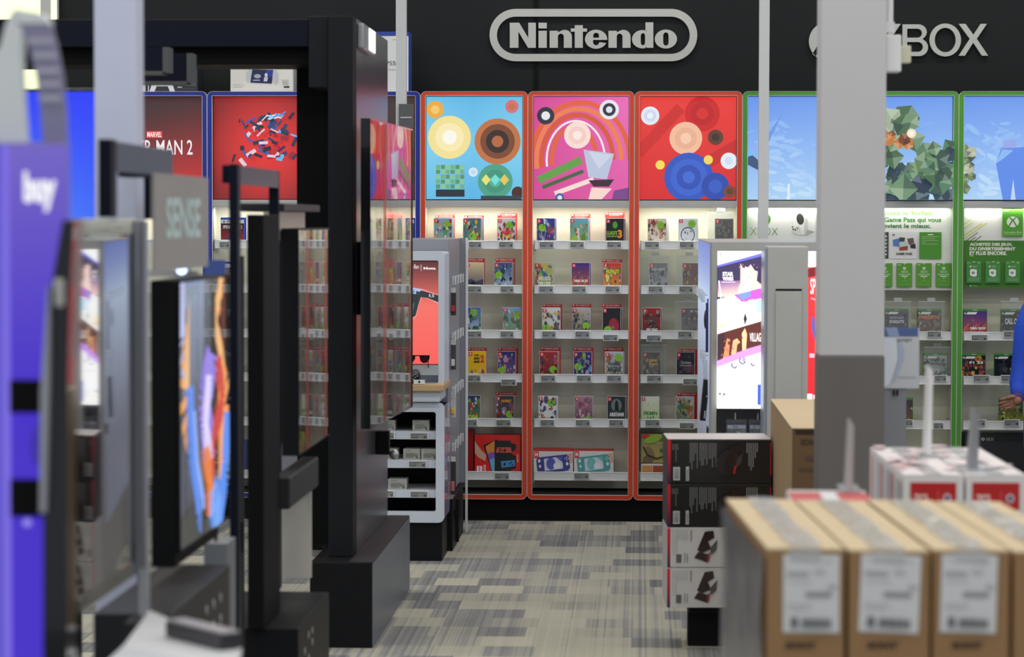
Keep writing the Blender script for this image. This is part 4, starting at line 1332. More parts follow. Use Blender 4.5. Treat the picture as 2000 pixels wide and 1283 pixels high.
def p7(A):
    A.rect(1459, 405, 1652, 600, (236, 238, 236))
    A.el(1493, 428, 12.5, 12.5, G)
    for c, x in (('X', 1466), ('B', 1480), ('O', 1493), ('X', 1507.5)):
        A.text(c, x, 444.5, x + 12, 459, (70, 134, 48), -.02)
    A.poly([(1547, 420), (1566, 412), (1577, 412), (1577, 459), (1571, 459), (1552, 452)], (240, 241, 240))
    A.poly([(1571, 418), (1578, 416), (1578, 458), (1571, 459)], (206, 208, 208))
    A.el(1563, 427.5, 7.2, 11, (58, 58, 56), -10)
    A.poly([(1577, 448), (1593, 452.5), (1573, 459)], (176, 180, 178))
    A.poly([(1547, 454), (1549, 443), (1556, 441), (1562, 442), (1566, 457), (1561, 459)], (222, 224, 222))
    for x, y, r in ((1548, 443, 1.3), (1549.5, 447.5, 1.5), (1553.5, 448.5, 1.5)):
        A.el(x, y, r, r, (30, 30, 30))
    A.el(1557.5, 445.5, 1.7, 1.7, (120, 124, 124))
    A.el(1473, 419, .8, .8, (120, 120, 120))


def p8(A):
    A.rect(1672, 405, 1861, 566, (230, 231, 230))
    A.text('Choisissez le forfait', 1688, 410.5, 1821, 420, (104, 176, 60), .02)
    A.text('Game Pass qui vous', 1727.5, 424, 1838.5, 436, (76, 146, 56), .03)
    A.text('convient le mieux.', 1712, 436.5, 1818, 445, (66, 132, 60), .03)
    A.rect(1690, 453, 1736, 505, (60, 62, 64))
    for k in range(6): A.rect(1729, 460 + k * 7, 1733, 463 + k * 7, (200, 200, 200))
    A.rect(1738, 453, 1792, 505, (222, 223, 224))
    sx(A, 1745.5, 458.5, 2.4, (50, 50, 50), (222, 223, 224))
    A.poly([(1744, 468), (1757, 465), (1759, 482), (1745, 480)], (90, 120, 190))
    A.poly([(1757, 463), (1768, 464), (1767, 472), (1757, 472)], (52, 70, 56))
    A.poly([(1757, 472), (1772, 471), (1773, 480), (1757, 482)], (190, 204, 204))
    A.poly([(1757, 483), (1774, 480), (1773, 488), (1757, 489)], (150, 70, 44))
    A.poly([(1772, 466), (1784, 464), (1786, 474), (1776, 478)], (110, 80, 84))
    A.poly([(1778, 478), (1788, 475), (1789, 485), (1779, 484)], (40, 42, 40))
    A.text('GAME PASS', 1750.5, 493, 1782, 497.5, (40, 42, 42), .03)
    A.rect(1796, 453, 1839, 505, (74, 146, 44))
    A.rect(1812, 457, 1823, 458.8, (225, 240, 220))
    for k, wq in enumerate((34, 26, 33, 9, 31)):
        A.rect(1800.5, 461.5 + k * 3.6, 1800.5 + wq, 462.4 + k * 3.6, (170, 206, 150))
    A.el(1849, 419.5, 1.6, 1.6, (190, 196, 190))
    A.el(1849, 484, 1.2, .6, (150, 150, 150))
    A.rect(1672, 563.5, 1861, 566, (200, 202, 202))


def p9(A):
    A.rect(1883, 405, 2074, 470, (222, 223, 220))
    for x0, y0, x1, y1, c in ((1883, 438, 1897, 429, 1), (1883, 447, 1900, 434, 1), (1883, 460, 1918, 436, 1), (1883, 467, 1927, 435, 1), (1888, 470, 1910, 454, 0), (1896, 470, 1906, 463, 0), (1904, 470, 1917, 461, 0)):
        A.line(x0, y0, x1, y1, 1.6 if c else 1.2, (206, 206, 70) if c else (36, 40, 44))
    A.el(1893.5, 415.5, 1.8, 1.8, (250, 250, 248))
    A.rect(1883, 469.5, 2074, 563, (60, 120, 30))
    A.text('ACHETEZ DES JEUX,', 1894.5, 474, 1978, 481.5, (222, 226, 214), .05)
    A.text('DU DIVERTISSEMENT', 1894, 482.5, 1984, 489, (222, 226, 214), .05)
    A.text('ET PLUS ENCORE.', 1894, 490.5, 1967, 498, (222, 226, 214), .05)
    A.rect(1895, 499, 1902, 500.3, (200, 220, 60))
    sx(A, 1897, 558, 2.2, (200, 216, 190), (60, 120, 30))
    A.text('XBOX', 1901, 556, 1911, 560, (160, 190, 140), 0)


T = Thing('display_board', 'white promotional board with a white console print, under the cloudy sky poster', 'board')
panel(T, 1459, 1652, 405, 600, p7, 'promo')
T.done()
T = Thing('display_board', 'white subscription board with green French text beside the wide column', 'board')
panel(T, 1672, 1861, 405, 566, p8, 'promo')
T.done()
T = Thing('display_board', 'white and green board with capital text at the right edge', 'board')
panel(T, 1883, 2074, 405, 563, p9, 'promo')
T.done()


def gift_card(px, y0, y1, wpx, painter, label, group):
    a, b = at(px, y0, YP - .02), at(px + wpx, y1, YP - .02)
    T = Thing('gift_card', label, 'gift card', group)
    T.part('card', MB(PRINT, (76, 140, 50)).box(a.x, b.x, YP - .02, YP - .012, b.z, a.z, bev=.002))
    A = art_front(a.x + .001, b.x - .001, b.z + .001, a.z - .001, YP - .0205, (0, 0, 30, 46))
    painter(A)
    T.part('card_print', A.mb)
    cx = (a.x + b.x) / 2
    T.part('hanging_hook', MB(WHITE).box(cx - .005, cx + .005, YP - .026, YP - .001, a.z - .006, a.z - .002))
    T.done()


def gp(A):
    A.rect(0, 0, 30, 46, (82, 150, 40))
    A.rect(2, 2.5, 8, 3.6, (220, 236, 210))
    sx(A, 15, 9.5, 3.2, (226, 240, 216), (70, 134, 40))
    A.text('XBOX', 8, 14, 22, 18.5, (226, 240, 216), -.01)
    A.text('GAME PASS', 4, 20, 26, 23.5, (216, 236, 206), 0)
    A.rect(8.5, 24.6, 21.5, 26.2, (240, 246, 236))
    A.rect(14, 28, 17, 30, (180, 216, 160))
    A.rect(10, 34, 20, 34.8, (140, 190, 110))
    A.rect(5, 41.5, 25, 42.3, (130, 184, 100))


def gc(A):
    A.rect(0, 0, 30, 46, (66, 136, 62))
    A.rect(1, 3, 8, 3.8, (170, 210, 160))
    A.rect(23, 2, 27, 4, (170, 210, 160))
    sx(A, 8, 11, 2.2, (220, 236, 220), (66, 136, 62))
    A.text('XBOX', 12, 9, 21, 13, (190, 220, 186), -.01)
    A.poly([(7, 18), (13, 16), (21, 18), (21, 31), (15, 33), (7, 30)], (224, 232, 226))
    sx(A, 13.5, 24, 3, (50, 70, 56), (224, 232, 226))
    for k in range(4): A.rect(3 + k % 2, 34.5 + 2.2 * k, 26 - k % 2, 35.4 + 2.2 * k, (130, 186, 130))


for k, px in enumerate((1713, 1751.5, 1789.5, 1828)):
    gift_card(px, 514, 560.5, 30, gp, 'green subscription card on white board, %s in the row of four' % ('leftmost', 'second', 'third', 'rightmost')[k], 'green subscription cards')
for k, px in enumerate((1887.5, 1925, 1963.5, 2002)):
    gift_card(px, 510, 553, 29, gc, 'dark green gift card with white bag print, %s of the four' % ('leftmost', 'second', 'third', 'rightmost')[k], 'dark green gift cards')
gift_card(1958, 407, 462, 40, lambda A: (A.rect(0, 0, 30, 46, (80, 156, 44)), sx(A, 15, 22, 9, (226, 234, 220), (70, 140, 40)), A.text('Carte cadeau Xbox', 2, 37.5, 28, 40.5, (220, 236, 210), 0), A.rect(2, 42, 28, 42.7, (160, 206, 130)), A.rect(2, 3, 9, 4.3, (230, 240, 220))), 'large bright green gift card panel with round crossed emblem, top of right board', None)

xc = [
 (8, 2, 1732, 'dark purple group scene', [(90, 84, 110), (50, 46, 66)], [(40, 36, 56), (120, 110, 140), (70, 60, 90)], [('GOTHAM', .2, .2, .8, .28, (210, 206, 220)), ('KNIGHTS', .2, .32, .82, .44, (230, 226, 236), .04)], None, None),
 (8, 2, 1796, 'sepia figures with large orange title', [(70, 66, 56), (130, 84, 76)], [(120, 90, 70), (60, 44, 40), (196, 180, 170)], [('FARCRY6', .06, .14, .94, .28, (226, 130, 60), .05)], None, None),
 (8, 3, 1809, 'pale grey misty warrior', [(186, 192, 196), (140, 146, 148)], [(60, 62, 66), (100, 104, 106), (200, 204, 206)], [("ASSASSIN'S", .28, .14, .72, .2, (60, 66, 70)), ('VALHALLA', .16, .24, .84, .33, (50, 60, 66), .02)], None, None),
 (8, 4, 1742, 'dark green and cream', [(50, 56, 50), (150, 90, 70)], [(226, 220, 196), (60, 50, 50), (190, 110, 90)], [], None, None),
 (9, 2, 1886, 'violet with orange rays', [(70, 50, 140), (230, 110, 60)], [], [('NBA 2K24', .3, .56, .95, .65, (245, 236, 240), .05)], (.82, .9), strips_art([(240, 150, 60), (236, 90, 60), (120, 50, 140)])),
 (9, 2, 1960, 'near-black with heavy white title', [(50, 50, 54), (34, 34, 38)], [(80, 80, 84), (60, 60, 62), (20, 20, 22)], [('CALL OF DUTY', .16, .24, 1.2, .46, (226, 228, 230), .05)], None, None),
 (9, 3, 1884, 'black with red and yellow racers', [(28, 26, 30), (30, 28, 32)], [(200, 50, 44), (236, 180, 50), (120, 80, 60), (40, 36, 40)], [('F1 23', .32, .2, .9, .3, (236, 238, 240), .04)], (.72, .96), None),
 (9, 3, 1948, 'plain black', [(26, 26, 28), (30, 30, 32)], [(36, 36, 38)], [], (.8, .55), None),
 (9, 4, 1958, 'black and yellow', [(40, 44, 40), (190, 200, 60)], [(210, 220, 70), (60, 60, 60)], [], None, None),
]
for i, (bay, r, px, look, bg, pal, titles, stk, art) in enumerate(xc):
    lab = look + ' green-topped game case on ' + ORD[r] + ' shelf, ' + bay_names[bay]
    make_case(at(px, 0, YC).x, Z(LIPS[r] + 17) + .0045, YC, 'x', lab, bg, pal, titles, stk, 40 + i, art=art)
security_case(1730, 1780, 588, 2, 'clear security case around dark purple case beside the wide column')
security_case(1794, 1846, 588, 2, 'clear security case around sepia case, middle green bay')
security_case(1806, 1858, 677, 3, 'clear security case around pale misty case, middle green bay')
security_case(1955, 2010, 588, 2, 'clear security case around near-black case at the right edge')
solo('console_box', pb(1883, 845, 2012, 966, YF + .06, YF + .19, mat('black_carton', (44, 45, 48), .35), bev=.004), 'large black console carton at the foot of the right green bay', 'box')
A = art_px(1915, 851, 1945, 863, YF + .0595)
sx(A, 1920, 857.5, 3.4, (214, 216, 216), (44, 45, 48))
A.text('XBOX', 1925.5, 854.5, 1941, 860.5, (206, 208, 208), .0)
cb = [o for o in COL.objects if o.name.startswith('console_box') and o.type == 'MESH'][-1]
em = mesh_obj('carton_print', A.mb, cb.location)
em.parent = cb

# ================================================================ poles and column
a, b = at(773, 0, 14.5), at(793, 0, 14.5)
solo('support_pole', MB(POLE).box(a.x, b.x, 14.5, 14.56, 0, 4.45, bev=.004), 'slim pale grey ceiling pole left of the silver wall sign', 'pole')
a, b = at(1483.5, 0, 14.66), at(1503.5, 0, 14.66)
solo('support_pole', MB(POLE).box(a.x, b.x, 14.66, 14.72, 0, 4.45, bev=.004), 'slim pale grey ceiling pole between the two wall signs', 'pole')
a, b = at(183, 0, 6.2), at(265, 0, 6.2)
solo('support_pole', MB(mat('blue_lit_pole_paint', (206, 212, 238), .35)).box(a.x, b.x, 6.2, 6.3, 0, 4.45, bev=.004), 'wide blurred pale pole at the upper left', 'pole')  # bluish light from the screen tinted into the paint
T = Thing('column', 'wide square grey column with dark lower wrap, right of centre', 'column')
a, b = at(1600, 695, 8.6), at(1727, 695, 8.6)
T.part('shaft', MB(mat('column_paint', (196, 196, 200), .5, scale=2)).box(a.x, b.x, 8.6, 8.6 + (b.x - a.x), a.z, 4.45, bev=.004))
T.part('lower_wrap', MB(mat('column_wrap', (104, 100, 98), .5, stretch=(1, 1, .05), var=.12)).box(a.x - .0015, b.x + .0015, 8.5985, 8.6015 + (b.x - a.x), 0, a.z, bev=.004))
T.done()
T = Thing('conduit', 'white conduit pipe and junction boxes fixed to the right side of the wide column', 'conduit')
c0 = at(1737, 0, 8.65)
cx = b.x
T.part('pipe', MB(WHITE).cyl((cx + .014, 8.67, at(1737, 50, 8.67).z), (cx + .014, 8.67, 4.44), .0125).box(cx + .001, cx + .03, 8.655, 8.685, at(0, 66, 8.67).z, at(0, 46, 8.67).z))
T.part('junction_box', MB(WHITE).box(cx + .001, cx + .05, 8.63, 8.72, at(1740, 140, 8.63).z, at(1740, 68, 8.63).z, bev=.004))
T.part('side_outlet', MB(mat('beige_plastic', (206, 204, 182), .5)).box(cx + .051, cx + .083, 8.65, 8.7, at(1760, 122, 8.63).z, at(1760, 88, 8.63).z, bev=.003))
T.done()

# ================================================================ right display gondola
GF, GB = 11.8, 14.5
a = at(1390, 473, GF)
gx0, gz = a.x, a.z
gx1 = at(1712, 473, GF).x
z1 = at(1400, 490, GF).z
z2 = at(1400, 797, GF).z
T = Thing('display_gondola', 'pale grey display unit with tall backlit posters, in front of the green bays', 'display unit')
T.part('body', MB(GREY).box(gx0, gx1, GF + .25, GB, 0, gz - .002, bev=.004))
fr = MB(GREY)
xa, xb = at(1401, 600, GF).x, at(1488, 600, GF).x
xc_, xd = at(1577, 600, GF).x, at(1664, 600, GF).x
fr.box(gx0, xa - .002, GF, GF + .25, 0, gz, bev=.002)
fr.box(xb + .002, xc_ - .002, GF, GF + .25, 0, gz, bev=.002)
fr.box(xd + .002, gx1, GF, GF + .25, 0, gz, bev=.002)
fr.box(gx0 + .001, gx1 - .001, GF + .001, GF + .249, z1 + .002, gz + .001)
T.part('front_frame', fr)
T.part('shelf', MB(GREY).box(xa, xb, GF + .005, GF + .249, at(1440, 862, GF).z - .012, at(1440, 862, GF).z).box(xc_, xd, GF + .005, GF + .249, at(1440, 862, GF).z - .012, at(1440, 862, GF).z))


def lb1(A):
    A.rect(*A.b, (255, 255, 254))
    A.poly([(1401, 524), (1488, 500), (1488, 494), (1401, 518)], (110, 110, 226))
    A.poly([(1401, 522), (1488, 500), (1488, 562), (1401, 585)], (58, 50, 86))
    A.grad(1402, 548, 1456, 580, lambda u, v: mixc((120, 90, 150), (255, 210, 190), v + u * .2), 3, 4)
    A.poly([(1446, 514), (1450, 522), (1458, 526), (1466, 516), (1474, 528), (1480, 530), (1478, 548), (1488, 556), (1488, 562), (1440, 574), (1446, 550)], (250, 210, 196))
    A.poly([(1455, 520), (1464, 524), (1468, 570), (1450, 572)], (255, 236, 226))
    A.blobs(31, [(176, 96, 80), (250, 230, 214), (120, 70, 90), (226, 150, 120)], 22, .02, .06, (1444, 516, 1484, 566))
    A.text('STAR', 1411, 531, 1432, 539, (250, 246, 246), .05)
    A.text('WARS', 1411, 540, 1432, 548, (250, 246, 246), .05)
    A.rect(1409, 550, 1436, 551.5, (226, 206, 226))
    A.line(1404, 548, 1409, 588, 2, (236, 246, 255))
    A.poly([(1401, 587), (1488, 562), (1488, 626), (1401, 650)], (250, 252, 250))
    A.poly([(1434, 576), (1488, 562), (1488, 582), (1450, 590)], (196, 92, 196))
    A.poly([(1440, 575), (1466, 568), (1466, 578), (1450, 586)], (120, 150, 220))
    A.grad(1402, 620, 1440, 640, lambda u, v: mixc((255, 252, 240), (250, 206, 140), v * (1 - u)), 3, 3)
    A.blobs(41, [(250, 226, 180), (244, 200, 140), (255, 246, 226)], 26, .02, .07, (1402, 612, 1434, 640))
    A.blobs(42, [(214, 240, 252), (236, 244, 255), (226, 206, 246)], 22, .02, .08, (1440, 584, 1486, 612))
    A.poly([(1455, 610), (1459, 622), (1455, 634), (1452, 622)], (60, 40, 60))
    A.grad(1462, 585, 1487, 610, lambda u, v: mixc((226, 250, 255), (170, 220, 250), u), 2, 2)
    A.text('Horizon', 1438, 586, 1466, 594, (206, 196, 240), .02)
    A.poly([(1401, 652), (1488, 626), (1488, 678), (1450, 690), (1401, 712)], (92, 46, 40))
    A.poly([(1401, 655), (1416, 650), (1414, 690), (1401, 706)], (60, 40, 46))
    A.poly([(1412, 700), (1420, 660), (1426, 662), (1424, 694)], (236, 140, 96))
    A.poly([(1428, 692), (1432, 664), (1440, 660), (1446, 668), (1440, 672), (1438, 690)], (240, 180, 130))
    A.poly([(1450, 688), (1449, 650), (1455, 640), (1459, 652), (1457, 686)], (250, 200, 150))
    A.blobs(33, [(150, 80, 60), (226, 130, 90), (60, 34, 40)], 16, .02, .07, (1404, 656, 1452, 694))
    A.text('VILLAGE', 1464, 649, 1490, 666, (246, 240, 240), .02)
    A.poly([(1401, 704), (1430, 692), (1460, 680), (1488, 672), (1488, 688), (1450, 700), (1401, 716)], (206, 150, 250))
    A.poly([(1401, 716), (1450, 698), (1488, 686), (1488, 797), (1401, 797)], (255, 255, 255))
    for cx, cy, r in ((1435, 712, 7), (1451, 703, 8), (1471, 710, 4)):
        A.path([(cx - r * .7, cy - r * .6), (cx - r * .8, cy + r * .3), (cx, cy + r * .9), (cx + r * .7, cy + r * .3)], 2.2, (70, 56, 100))
    A.el(1453, 701, 3.4, 5.5, (170, 160, 226))
    A.rect(1418, 729, 1476, 730, (206, 206, 210))
    A.rect(1402, 771, 1412, 772, (110, 104, 100))
    A.rect(1404, 766, 1409, 770, (120, 116, 110))
    A.el(1414.5, 769, 2, 2.4, (90, 84, 80))
    for k in range(4): A.rect(1450 + 3 * k, 769 + 4 * k, 1476, 770 + 4 * k, (214, 214, 214))
    A.poly([(1480, 750), (1488, 749), (1488, 790), (1480, 789)], (60, 90, 206))
    A.rect(1401, 778, 1450, 780, (255, 244, 226))
    A.poly([(1404, 498), (1406, 494), (1409, 497)], (120, 130, 136))


def lb2(A):
    A.grad(*A.b, lambda u, v: mixc((240, 60, 66), (206, 30, 40), v), 2, 4)
    A.poly([(1577, 490), (1664, 490), (1664, 520), (1577, 520)], (255, 255, 255))
    A.poly([(1577, 524), (1664, 498), (1664, 520), (1577, 540)], (120, 24, 36))
    A.text('SPIDER-MAN 2', 1583, 541, 1650, 571, (250, 244, 246), .01)
    A.path([(1584, 578), (1596, 582), (1602, 596)], 4, (236, 130, 150))
    A.path([(1588, 614), (1590, 640), (1598, 662)], 6, (80, 90, 170))
    A.path([(1600, 600), (1596, 620), (1604, 640)], 8, (200, 50, 76))
    A.rect(1582, 682, 1602, 690, (250, 170, 184))
    A.rect(1593, 722, 1602, 730, (250, 200, 206))
    A.rect(1578, 758, 1588, 777, (255, 246, 246))
    A.rect(1590, 760, 1594, 773, (255, 246, 246))


lb = T.part('light_box', MB(GBLK).box(xa - .001, xb + .001, GF + .02, GF + .2, z2, z1).box(xc_ - .001, xd + .001, GF + .02, GF + .2, z2 + .02, z1))
A = art_front(xa, xb, z2, z1, GF + .0195, (1401, 490, 1488, 797), LITB)
lb1(A)
T.part('poster', A.mb, lb, 'white-based backlit poster of stacked slanted pictures')
A = art_front(xc_, xd, z2 + .02, z1, GF + .0195, (1577, 490, 1664, 777), LITB)
lb2(A)
T.part('poster', A.mb, lb, 'red backlit poster partly behind the column')
# left side print and hooks
A = Art((gx0 - .0006, GB - .01, gz - .01), (0, GF + .26 - GB, 0), (0, 0, -(gz - .3)), (-1, 0, 0), (0, 0, 10, 100), LIT)
A.grad(0, 0, 10, 100, lambda u, v: mixc((104, 130, 206), (190, 208, 236), v * 5) if v < .2 else mixc((190, 208, 236), (120, 124, 140), (v - .2) * 1.9), 2, 20)
T.part('side_print', A.mb)
T.done()
a = at(1440, 862, GF)
for k, (p0, p1) in enumerate(((1420, 1458), (1464, 1486))):
    q0, q1 = at(p0, 835, GF + .08), at(p1, 835, GF + .08)
    cw = (.085, .048)[k]
    T = Thing('game_case', '%s grey-blue boxed game lying in the lower niche of the right display unit' % ('left', 'right')[k], 'game case', 'boxed games in the display niche')
    T.part('case_body', MB(MATS['blue_case_plastic']).box(q0.x, q0.x + cw, GF + .08, GF + .18, a.z + .001, a.z + .068, bev=.002))
    A = art_front(q0.x + .002, q0.x + cw - .002, a.z + .005, a.z + .066, GF + .0795, (0, 0, 100, 80))
    A.rect(0, 0, 100, 80, (90, 96, 116))
    A.rect(0, 0, 100, 20, (206, 210, 220))
    A.text('PS5', 30, 4, 56, 16, (60, 64, 90), .02)
    A.blobs(k, [(140, 140, 160), (60, 60, 80), (200, 190, 180)], 12, .06, .16, (5, 24, 95, 78))
    T.part('cover', A.mb)
    T.done()
    T = Thing('security_case', 'clear security case around the %s boxed game in the display niche' % ('left', 'right')[k], 'security case')
    T.part('shell', MB(CLEAR).box(q0.x - .004, q0.x + cw + .004, GF + .07, GF + .19, a.z + .0005, a.z + .09, bev=.002))
    T.part('hanging_tab', MB(WHITE).box(q0.x + .035, q0.x + .04, GF + .1, GF + .103, a.z + .09, a.z + .12))
    T.done()


def hook_row(x, sgn, ys, z, label, wtag=.022):
    """price-tag hooks on a side panel facing sgn*X"""
    for i, y in enumerate(ys):
        T = Thing('display_hook', label + (', nearest', ', second nearest', ', third from front', ', farthest')[i % 4] + ' one', 'hook', 'hooks on the side panels')
        T.part('prong', MB(ALU).cyl((x, y, z), (x + sgn * .028, y, z + .004), .0022, n=8))
        T.part('tag_plate', MB(WHITE).box(x + sgn * .028, x + sgn * .031, y - .02, y + .02, z - .032, z + .012, bev=.001).box(x + sgn * .014, x + sgn * .03, y - .003, y + .003, z - .032, z + .012))
        T.done()


hook_row(gx0, -1, [12.4, 12.75, 13.1, 13.45], at(1380, 570, 13).z, 'hook with tag high on blue side of right display unit')
hook_row(gx0, -1, [12.2, 12.55], at(1380, 690, 12.4).z, 'hook with tag halfway down blue side of right display unit')
T = Thing('hanging_pack', 'tall navy blue boxed accessory hanging beside the backlit posters', 'package')
T.part('carton', pb(1379, 592, 1389, 688, 12.25, 12.3, mat('navy_pack', (30, 42, 100), .4)))
T.part('hang_tab', pb(1381, 583, 1388, 592, 12.25, 12.252, mat('blue_tab', (50, 90, 190), .4)))
T.done()
T = Thing('headset', 'black headset hanging at the blue side of the right display unit', 'headset')
h = at(1379, 624, 12.6)
T.part('ear_cup', MB(GBLK).ell((h.x - .002, 12.6, h.z), .009, .035, .045))
T.part('headband', MB(BLACK).cyl((h.x + .004, 12.6, h.z + .04), (h.x + .012, 12.6, h.z + .07), .005))
T.done()
for k, (x0, x1, y0, y1, Yd, tx) in enumerate(((1370, 1387, 742, 822, 12.3, .09), (1376, 1390, 836, 856, 12.1, 0))):
    T = Thing('hanging_pack', ('tilted black accessory pack hanging low on the display unit side', 'small black pack at the foot of the display unit side')[k], 'package')
    q, r_ = at(x0, y0, Yd), at(x1, y1, Yd)
    mb = MB(mat('black_pack', (22, 22, 24), .35))
    mb.T = Matrix.Translation(((q.x + r_.x) / 2, Yd, q.z)) @ Matrix.Rotation(tx, 4, 'Y') @ Matrix.Translation((-(q.x + r_.x) / 2, -Yd, -q.z))
    mb.box(q.x + .012, r_.x - .004, Yd, Yd + .14, r_.z, q.z)
    T.part('carton', mb)
    A = Art((q.x + .013, Yd - .0005, q.z), (r_.x - q.x - .018, 0, 0), (0, 0, r_.z - q.z), (0, -1, 0), (0, 0, 10, 80), PRINT)
    A.mb.T = mb.T
    A.rect(7, 30, 9, 33, (200, 200, 200))
    A.rect(6, 60, 9, 75, (180, 180, 180))
    T.part('label_print', A.mb)
    if k == 0:
        T.part('clear_blister', MB(ACRYL).box(q.x + .01, r_.x - .004, Yd + .02, Yd + .1, q.z + .002, q.z + .09))
    T.done()
# panel standing in front of it
T = Thing('display_pylon', 'plain pale grey upright panel with a dark slot, standing between the two backlit posters', 'panel')
q, r_ = at(1499, 481, 11.2), at(1579, 481, 11.2)
T.part('panel', MB(GREY).box(q.x, r_.x, 11.2, 11.5, 0, q.z, bev=.006))
s0, s1 = at(1515, 564, 11.2), at(1566, 568, 11.2)
T.part('slot', MB(BLACK).box(s0.x, s1.x, 11.196, 11.2, s1.z, s0.z))
T.part('raised_panel', MB(GREY).box(s0.x, s1.x, 11.193, 11.2, .4, s1.z - .001, bev=.001))
T.part('side_strip', MB(mat('blue_grey_strip', (150, 160, 180), .3)).box(q.x - .012, q.x - .0005, 11.21, 11.49, .0, q.z - .01))
T.done()

# ================================================================ stacked racing wheel cartons
def wheel_blob(A, cx, cy, s, dark):
    c1, c2, c3 = ((38, 24, 26), (70, 56, 66), (176, 40, 44)) if dark else ((44, 28, 30), (84, 80, 88), (150, 50, 50))
    A.poly([(cx + 2 * s, cy - 30 * s), (cx + 18 * s, cy - 32 * s), (cx + 20 * s, cy - 18 * s), (cx + 8 * s, cy - 10 * s), (cx + 14 * s, cy + 6 * s), (cx - 4 * s, cy + 14 * s), (cx - 12 * s, cy + 8 * s)], c1)
    A.poly([(cx + 12 * s, cy + 4 * s), (cx + 26 * s, cy - 14 * s), (cx + 24 * s, cy + 8 * s), (cx + 14 * s, cy + 18 * s)], c2)
    A.poly([(cx - 18 * s, cy + 24 * s), (cx - 10 * s, cy + 12 * s), (cx + 12 * s, cy + 18 * s), (cx + 8 * s, cy + 34 * s)], c1)
    A.poly([(cx + 8 * s, cy + 16 * s), (cx + 13 * s, cy + 12 * s), (cx + 10 * s, cy + 32 * s), (cx + 6 * s, cy + 32 * s)], c3)


def wheel_art(dark):
    def f(A):
        bg = (28, 29, 31) if dark else (206, 206, 208)
        tx = (128, 130, 132) if dark else (176, 178, 180)
        A.rect(0, 0, 205, 86, bg)
        A.grad(0, 0, 6, 86, lambda u, v: mixc((214, 40, 44), (60, 30, 80), v ** 2), 1, 8)
        A.rect(203 if dark else 204, 6, 205, 70, (190, 30, 34))
        R = random.Random(2)
        if dark:
            for g, x in enumerate((44, 63, 81)):
                for k in range(5):
                    A.rect(x + k * 3.4, 6, x + k * 3.4 + 1.3, 6 + (34 + R.random() * 34) * (.6 + .4 * (k % 3) / 2), tx)
            for k in range(6): A.rect(156 + k * 4, 6, 157.6 + k * 4, 6 + (20, 46, 54, 48, 30, 18)[k], (150, 152, 154))
            for k in range(4): A.rect(9 + k * 3.4, 8, 10 + k * 3.4, 20 + 24 * (k == 2), tx)
            A.rect(11, 54, 24, 80, (196, 198, 200))
            for k in range(7): A.rect(13, 57 + k * 3, 22, 58.2 + k * 3, (60, 62, 66))
            A.rect(36, 53, 42, 81, (190, 192, 196))
            A.text('PlayStation', 37, 58, 41, 80, (40, 42, 46), .02, rot=90)
            wheel_blob(A, 124, 38, .8, True)
            A.el(118, 44, 22, 26, (38, 34, 38), 30)
            wheel_blob(A, 124, 38, .9, True)
        else:
            for k in range(3): A.rect(10 + k * 4, 6, 11 + k * 4, 60, tx)
            for k in range(5): A.rect(20 + k * 4.5, 6, 22 + k * 4.5, 26, (190, 192, 194))
            A.rect(18, 58, 28, 76, (96, 98, 100))
            A.text('PlayStation', 45, 6, 49, 30, (70, 72, 78), .02, rot=90)
            A.rect(34, 54, 35.4, 76, (120, 122, 124))
            A.rect(39, 56, 40.6, 76, (120, 122, 124))
            wheel_blob(A, 72, 40, 1.05, False)
        A.rect(0, 0, 205, .8, (60, 60, 62) if dark else (226, 226, 228))
    return f


SB = 10.45
yaw_s = math.radians(3.0)
zz = [at(1400, y, SB).z for y in (1188, 1109, 1030, 945, 858)]
nmS = ['bottom white carton with wheel picture in the aisle stack', 'upper white carton with wheel picture in the aisle stack', 'lower black carton with fine grey print in the aisle stack', 'topmost black carton with fine grey print in the aisle stack']
xs0, xs1 = at(1303, 1000, SB).x, at(1507, 1000, SB).x
for k in range(4):
    dark = k >= 2
    T = Thing('wheel_carton', nmS[k], 'box', 'stacked wheel cartons')
    M = Matrix.Translation((xs0, SB, 0)) @ Matrix.Rotation(yaw_s, 4, 'Z')
    mb = MB(PRINT, (60, 60, 64) if dark else (206, 206, 208))
    mb.T = M
    W_ = xs1 - xs0
    mb.box(0, W_, 0, .3, zz[k] + .001, zz[k + 1] - .001, bev=.003)
    if k == 3: mb.add([(0.002, .002, zz[4] - .0006), (W_ - .002, .002, zz[4] - .0006), (W_ - .002, .298, zz[4] - .0006), (0.002, .298, zz[4] - .0006)], [(0, 1, 2, 3)], PRINT, (196, 190, 190))  # pale top sheet: overhead light put into its colour
    T.part('carton', mb)
    fm = MB(GLOSS)
    fm.T = M
    wheel_art(dark)(Art((.001, -.0008, zz[k + 1] - .002), (W_ - .002, 0, 0), (0, 0, zz[k] - zz[k + 1] + .004), (0, -1, 0), (0, 0, 205, 86), GLOSS, fm, eps=.0003))
    T.part('front_print', fm)
    T.done()
T = Thing('floor_stand', 'low black pallet stand under the carton stack', 'stand')
q0, q1 = at(1345, 1250, 10.6), at(1500, 1250, 10.6)
T.part('deck', MB(BLACK).box(q0.x, q1.x, 10.5, 10.75, zz[0] - .03, zz[0] - .0005, bev=.004))
T.part('base', MB(BLACK).box(q0.x - .005, q1.x, 10.55, 10.73, 0, zz[0] - .0305, bev=.004))
T.done()

